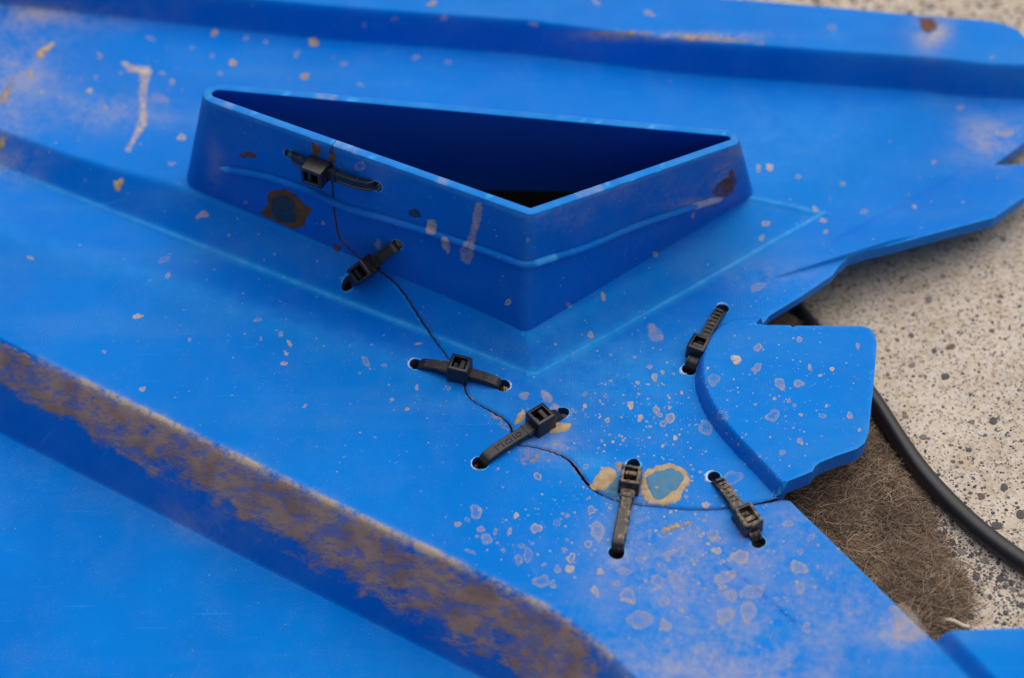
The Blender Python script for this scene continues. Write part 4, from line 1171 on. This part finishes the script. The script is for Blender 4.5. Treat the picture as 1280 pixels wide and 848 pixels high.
    if i in (2, 3):        # small moulded ring
        t0 = .80 if i == 2 else .46
        th = np.linspace(0, 2 * math.pi, 17)
        rp = np.array([surf(t0, .55 * math.sin(a_), .0) + T * .6 * math.cos(a_) for a_ in th])
        rv, rf = tube(rp, .12, 6)
        mesh_obj('moulded_ring', rv, np.array(rf), mat, root)

# ------------------------------------------------------------------ cable, felt, stones on the ground
cp = [gat(x_, y_, 2.4) for x_, y_ in ((900, 290), (940, 325), (985, 374), (1020, 418), (1060, 460), (1090, 497), (1120, 545), (1150, 588), (1185, 627), (1225, 664), (1270, 698), (1340, 742), (1420, 780))]
cv, cf = tube(resample(smooth_line(cp, 3), 1.5), 2.35, 20)
cable = mesh_obj('power_cable', cv, np.array(cf), M_CABLE)
cable['label'], cable['category'] = 'smooth black cable curving over the concrete and under the blue panel', 'cable'

felt_px = [(930, 360), (985, 385), (1040, 450), (1075, 510), (1092, 545), (1113, 575), (1130, 606), (1148, 640), (1160, 670), (1176, 700), (1192, 722), (1204, 745), (1199, 768), (1180, 792), (1150, 840), (1050, 800), (940, 690), (880, 500)]
fpoly = np.array([gat(x_, y_)[:2] for x_, y_ in felt_px])
fr = resample(np.vstack([smooth_line(np.vstack([fpoly, fpoly[:1]]), 2)]), 1.0)[:-1]
fr = fr + rng.normal(0, .5, fr.shape)
felt = empty('felt_mat', (*fpoly.mean(0), gz(fpoly[:, 0].mean())), 'ragged mat of matted brown fibres sticking out from under the blue panel', 'felt mat')
bmn, bmx = fr.min(0), fr.max(0)
fgx, fgy = np.meshgrid(np.arange(bmn[0], bmx[0], 1.1), np.arange(bmn[1], bmx[1], 1.1), indexing='ij')
ff = np.stack([fgx.ravel(), fgy.ravel()], -1)
free = ff
ff = ff[pip(ff[:, 0], ff[:, 1], fr) & ~near(fr, True, .5)]
fv, ft = cdt(ff, [fr], [True])
cx, cy = fv[ft].mean(1).T
ft = ft[pip(cx, cy, fr)]
fd, _, _ = seg_dist(fv[:, 0], fv[:, 1], np.vstack([fr, fr[:1]]))
fzv = gz(fv[:, 0]) + .1 + np.clip(fd / 6, 0, 1) * (1.2 + 2.4 * vnoise(fv[:, 0] + 300, fv[:, 1] + 300, 21, 5) + 1.2 * vnoise(fv[:, 0] + 300, fv[:, 1] + 300, 22, 1.8))
a = np.cross(fv[ft[:, 1]] - fv[ft[:, 0]], fv[ft[:, 2]] - fv[ft[:, 0]])
ft[a < 0] = ft[a < 0][:, ::-1]
mesh_obj('mat_base', np.c_[fv, fzv], ft, M_FELT, felt)
NFB = 21000
ctr = rng.uniform([60, bmn[1] - 2], bmx + 2, (NFB * 3, 2))
cpx_ = proj(np.c_[ctr, gz(ctr[:, 0])])
d, _, _ = seg_dist(ctr[:, 0], ctr[:, 1], np.vstack([fr, fr[:1]]))
inside = pip(ctr[:, 0], ctr[:, 1], fr)
ctr = ctr[(inside | ((d < 2.2) & (rng.random(len(ctr)) < .35))) & (cpx_[:, 0] > 935)][:NFB]
fbv, fbf, fbm = [], [], []
o_ = 0
dd_all = seg_dist(ctr[:, 0], ctr[:, 1], np.vstack([fr[::6], fr[:1]]))[0]
in_all = pip(ctr[:, 0], ctr[:, 1], fr)
vn_all = vnoise(ctr[:, 0] + 300, ctr[:, 1] + 300, 21, 5)
for ci, c in enumerate(ctr):
    L_ = random.uniform(2.5, 11); a0 = random.gauss(.1, .95); bend = random.gauss(0, 1.5); r_ = random.uniform(.03, .075)
    dd = dd_all[ci]
    zc = gz(c[0]) + .4 + (min(dd / 6, 1) * (1.2 + 2.4 * vn_all[ci] + 1.0) + random.uniform(0, 1.3)) * (1 if in_all[ci] else .2)
    k = 5
    tilt = random.gauss(0, .18)
    pts = []
    x_, y_ = c - .5 * L_ * np.array([math.cos(a0), math.sin(a0)])
    for j in range(k):
        ang = a0 + bend * (j / (k - 1) - .5)
        pts.append((x_, y_, max(gz(x_) + .1, zc + tilt * L_ * (j / (k - 1) - .5) - 1.0 * (2 * j / (k - 1) - 1) ** 2 * .5)))
        x_ += math.cos(ang) * L_ / (k - 1); y_ += math.sin(ang) * L_ / (k - 1)
    nx, ny = -math.sin(a0), math.cos(a0)
    for p in pts:
        fbv += [(p[0] + nx * r_, p[1] + ny * r_, p[2]), (p[0] - nx * r_, p[1] - ny * r_, p[2]), (p[0], p[1], p[2] + r_ * 1.6)]
    mi = random.choices((0, 1, 2), (.58, .2, .22))[0]
    for j in range(k - 1):
        for e1, e2 in ((0, 2), (2, 1)):
            fbf.append((o_ + 3 * j + e1, o_ + 3 * j + 3 + e1, o_ + 3 * j + 3 + e2, o_ + 3 * j + e2)); fbm.append(mi)
    o_ += 3 * k
fo = mesh_obj('fibres', np.array(fbv), np.array(fbf), M_FIB, felt, mat_idx=fbm)
fo['kind'] = 'stuff'

shade_pad = bm_shade_pad = None  # added black pad, darkens the lit ground visible through the duct
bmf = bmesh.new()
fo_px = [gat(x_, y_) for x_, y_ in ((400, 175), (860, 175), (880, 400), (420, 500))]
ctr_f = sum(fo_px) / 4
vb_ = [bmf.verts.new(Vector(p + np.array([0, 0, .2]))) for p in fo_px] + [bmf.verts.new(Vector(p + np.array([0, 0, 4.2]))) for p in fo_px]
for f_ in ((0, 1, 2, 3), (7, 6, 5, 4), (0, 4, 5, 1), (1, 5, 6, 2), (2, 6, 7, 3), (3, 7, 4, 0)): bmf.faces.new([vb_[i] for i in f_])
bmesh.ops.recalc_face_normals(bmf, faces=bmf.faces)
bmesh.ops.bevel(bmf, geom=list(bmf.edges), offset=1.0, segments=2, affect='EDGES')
m, nt, b = new_mat('shade_pad_black'); b.inputs['Base Color'].default_value = (.006, .006, .007, 1); b.inputs['Roughness'].default_value = .95; b.inputs['Specular IOR Level'].default_value = .05
me = bpy.data.meshes.new('added_shade_pad')
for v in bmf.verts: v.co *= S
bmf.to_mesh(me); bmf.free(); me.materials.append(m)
shade_pad = bpy.data.objects.new('added_shade_pad', me); COL.objects.link(shade_pad)
shade_pad['label'], shade_pad['category'] = 'added black pad that darkens the ground seen down inside the triangular duct', 'pad'

def stone_mesh(name, seed, mat):
    bm = bmesh.new(); bmesh.ops.create_icosphere(bm, subdivisions=2, radius=1)
    q = np.random.default_rng(seed); k = q.normal(0, 1, (4, 3))
    for v in bm.verts:
        c = np.array(v.co); v.co = Vector(c * (1 + .24 * np.sin(k[0] @ c * 2) + .18 * np.sin(k[1] @ c * 3 + 1)))
    me = bpy.data.meshes.new(name); bm.to_mesh(me); bm.free(); me.materials.append(mat); me.shade_smooth()
    return me
stones = [[stone_mesh('pebble', 5 * j + k, M_STONE[j]) for k in range(3)] for j in range(4)]
peb = [(1182, 472, 8.5, 5.5, .1, 0), (1190, 433, 9, 5, -.5, 1), (1168, 438, 5, 4, 0, 0), (1162, 374, 6, 4.5, .1, 2), (1141, 456, 6, 3.5, -.5, 2), (1140, 420, 6, 4, .4, 1), (1242, 525, 7, 5.5, 0, 0), (1216, 527, 5, 3, -.2, 2), (1122, 425, 4, 3.5, 0, 1), (1155, 547, 6, 4, -.2, 2), (1133, 521, 5, 3, 0, 2), (1241, 414, 4.5, 4, -1, 1), (1252, 371, 6, 3, 0, 1), (1248, 537, 6, 3, .1, 1),
       (1256, 608, 6, 5.5, .3, 0), (1228, 620, 6, 5, .3, 1), (1247, 657, 8, 5, .2, 0), (1276, 643, 6, 6, 0, 0), (1212, 562, 5, 3, 0, 0), (1192, 577, 4, 3, 0, 1), (1202, 578, 4, 3, 0, 1),
       (1133, 620, 6, 5.5, .1, 0), (1166, 629, 5, 4, .2, 0), (1152, 654, 6, 4, 0, 0), (1178, 672, 6, 4, -.3, 0), (1191, 677, 5, 5.5, .3, 0), (1221, 720, 7, 5, .1, 0), (1251, 722, 5.5, 5, .2, 0), (1223, 692, 5.5, 5, .2, 0), (1203, 690, 6, 5, 0, 2), (1214, 770, 6, 4, 0, 0), (1277, 757, 4, 4, 0, 0), (1268, 738, 6, 3, .3, 2), (1170, 645, 5, 5, 0, 0), (1260, 420, 0, 0, 0, 0), (1232, 700, 4, 4, 0, 2), (1180, 345, 5, 3, 0, 2), (1255, 300, 5, 4, 0, 2), (1215, 300, 5, 4, 0, 2)]
for (px, py, rx, ry, an, mi) in peb:
    if rx <= 0: continue
    p = gat(px, py)
    o = bpy.data.objects.new('pebble', random.choice(stones[mi])); COL.objects.link(o); o.parent = ground
    sx, sy = rx * .85 / 5.0, ry * .85 / 5.0 / .77
    o.location = Vector((p[0], p[1], p[2] + .02)) * S
    o.scale = (sx * S, sy * S, min(sx, sy) * .14 * S); o.rotation_euler = (0, 0, -an)
# loose grit: many grains too small to tell apart, in one object
ico = bmesh.new(); bmesh.ops.create_icosphere(ico, subdivisions=1, radius=1)
iv = np.array([v.co[:] for v in ico.verts]); if_ = np.array([[v.index for v in f.verts] for f in ico.faces]); ico.free()
gp_, gf2, gm = [], [], []
k = 0
def grain(x_, y_, r_, mi):
    global k
    sc_ = np.array([r_ * random.uniform(.7, 1.4), r_ * random.uniform(.7, 1.4), r_ * random.uniform(.3, .6)])
    a_ = random.uniform(0, 3.14); R_ = np.array([[math.cos(a_), -math.sin(a_), 0], [math.sin(a_), math.cos(a_), 0], [0, 0, 1]])
    gp_.append((iv * sc_ * (1 + rng.uniform(-.15, .15, (12, 1)))) @ R_.T + [x_, y_, gz(x_) + r_ * .05])
    gf2.append(if_ + k * 12); gm.extend([mi] * 20); k += 1
for _ in range(6500):
    px, py = random.uniform(900, 1300), random.uniform(180, 800)
    p = gat(px, py)
    grain(p[0], p[1], .15 * 3.4 ** (random.random() ** 2.8), random.choices((0, 1, 2, 3), (.22, .22, .28, .28))[0])
for _ in range(1300):
    px = random.uniform(1085, 1290)
    py = 545 + (px - 1085) * 1.05 + random.gauss(10, 30)
    p = gat(px, py); grain(p[0], p[1], .18 * 3.6 ** (random.random() ** 2.6), random.choices((0, 2, 3), (.55, .3, .15))[0])
for _ in range(700):
    px, py = random.uniform(900, 1300), random.uniform(-30, 60)
    p = gat(px, py); grain(p[0], p[1], random.uniform(.3, .9), random.choices((0, 1, 2, 3), (.2, .25, .25, .3))[0])
gr = mesh_obj('grit', np.vstack(gp_), np.vstack(gf2), M_STONE, ground, mat_idx=gm)
gr['kind'] = 'stuff'
sv, sf = tube(smooth_line([gat(x_, y_, z_) for x_, y_, z_ in ((1172, 779, 1.5), (1180, 774, 2.2), (1192, 776, 2.0), (1204, 783, 1.0), (1212, 784, .6))], 2), .55, 7)
straw = mesh_obj('straw_stem', sv, np.array(sf), M_STRAW)
straw['label'], straw['category'] = 'short pale dry stem lying at the lower end of the brown felt', 'straw'
print('TRIS', len(F), len(WF), len(fbf) * 2, k * 20)
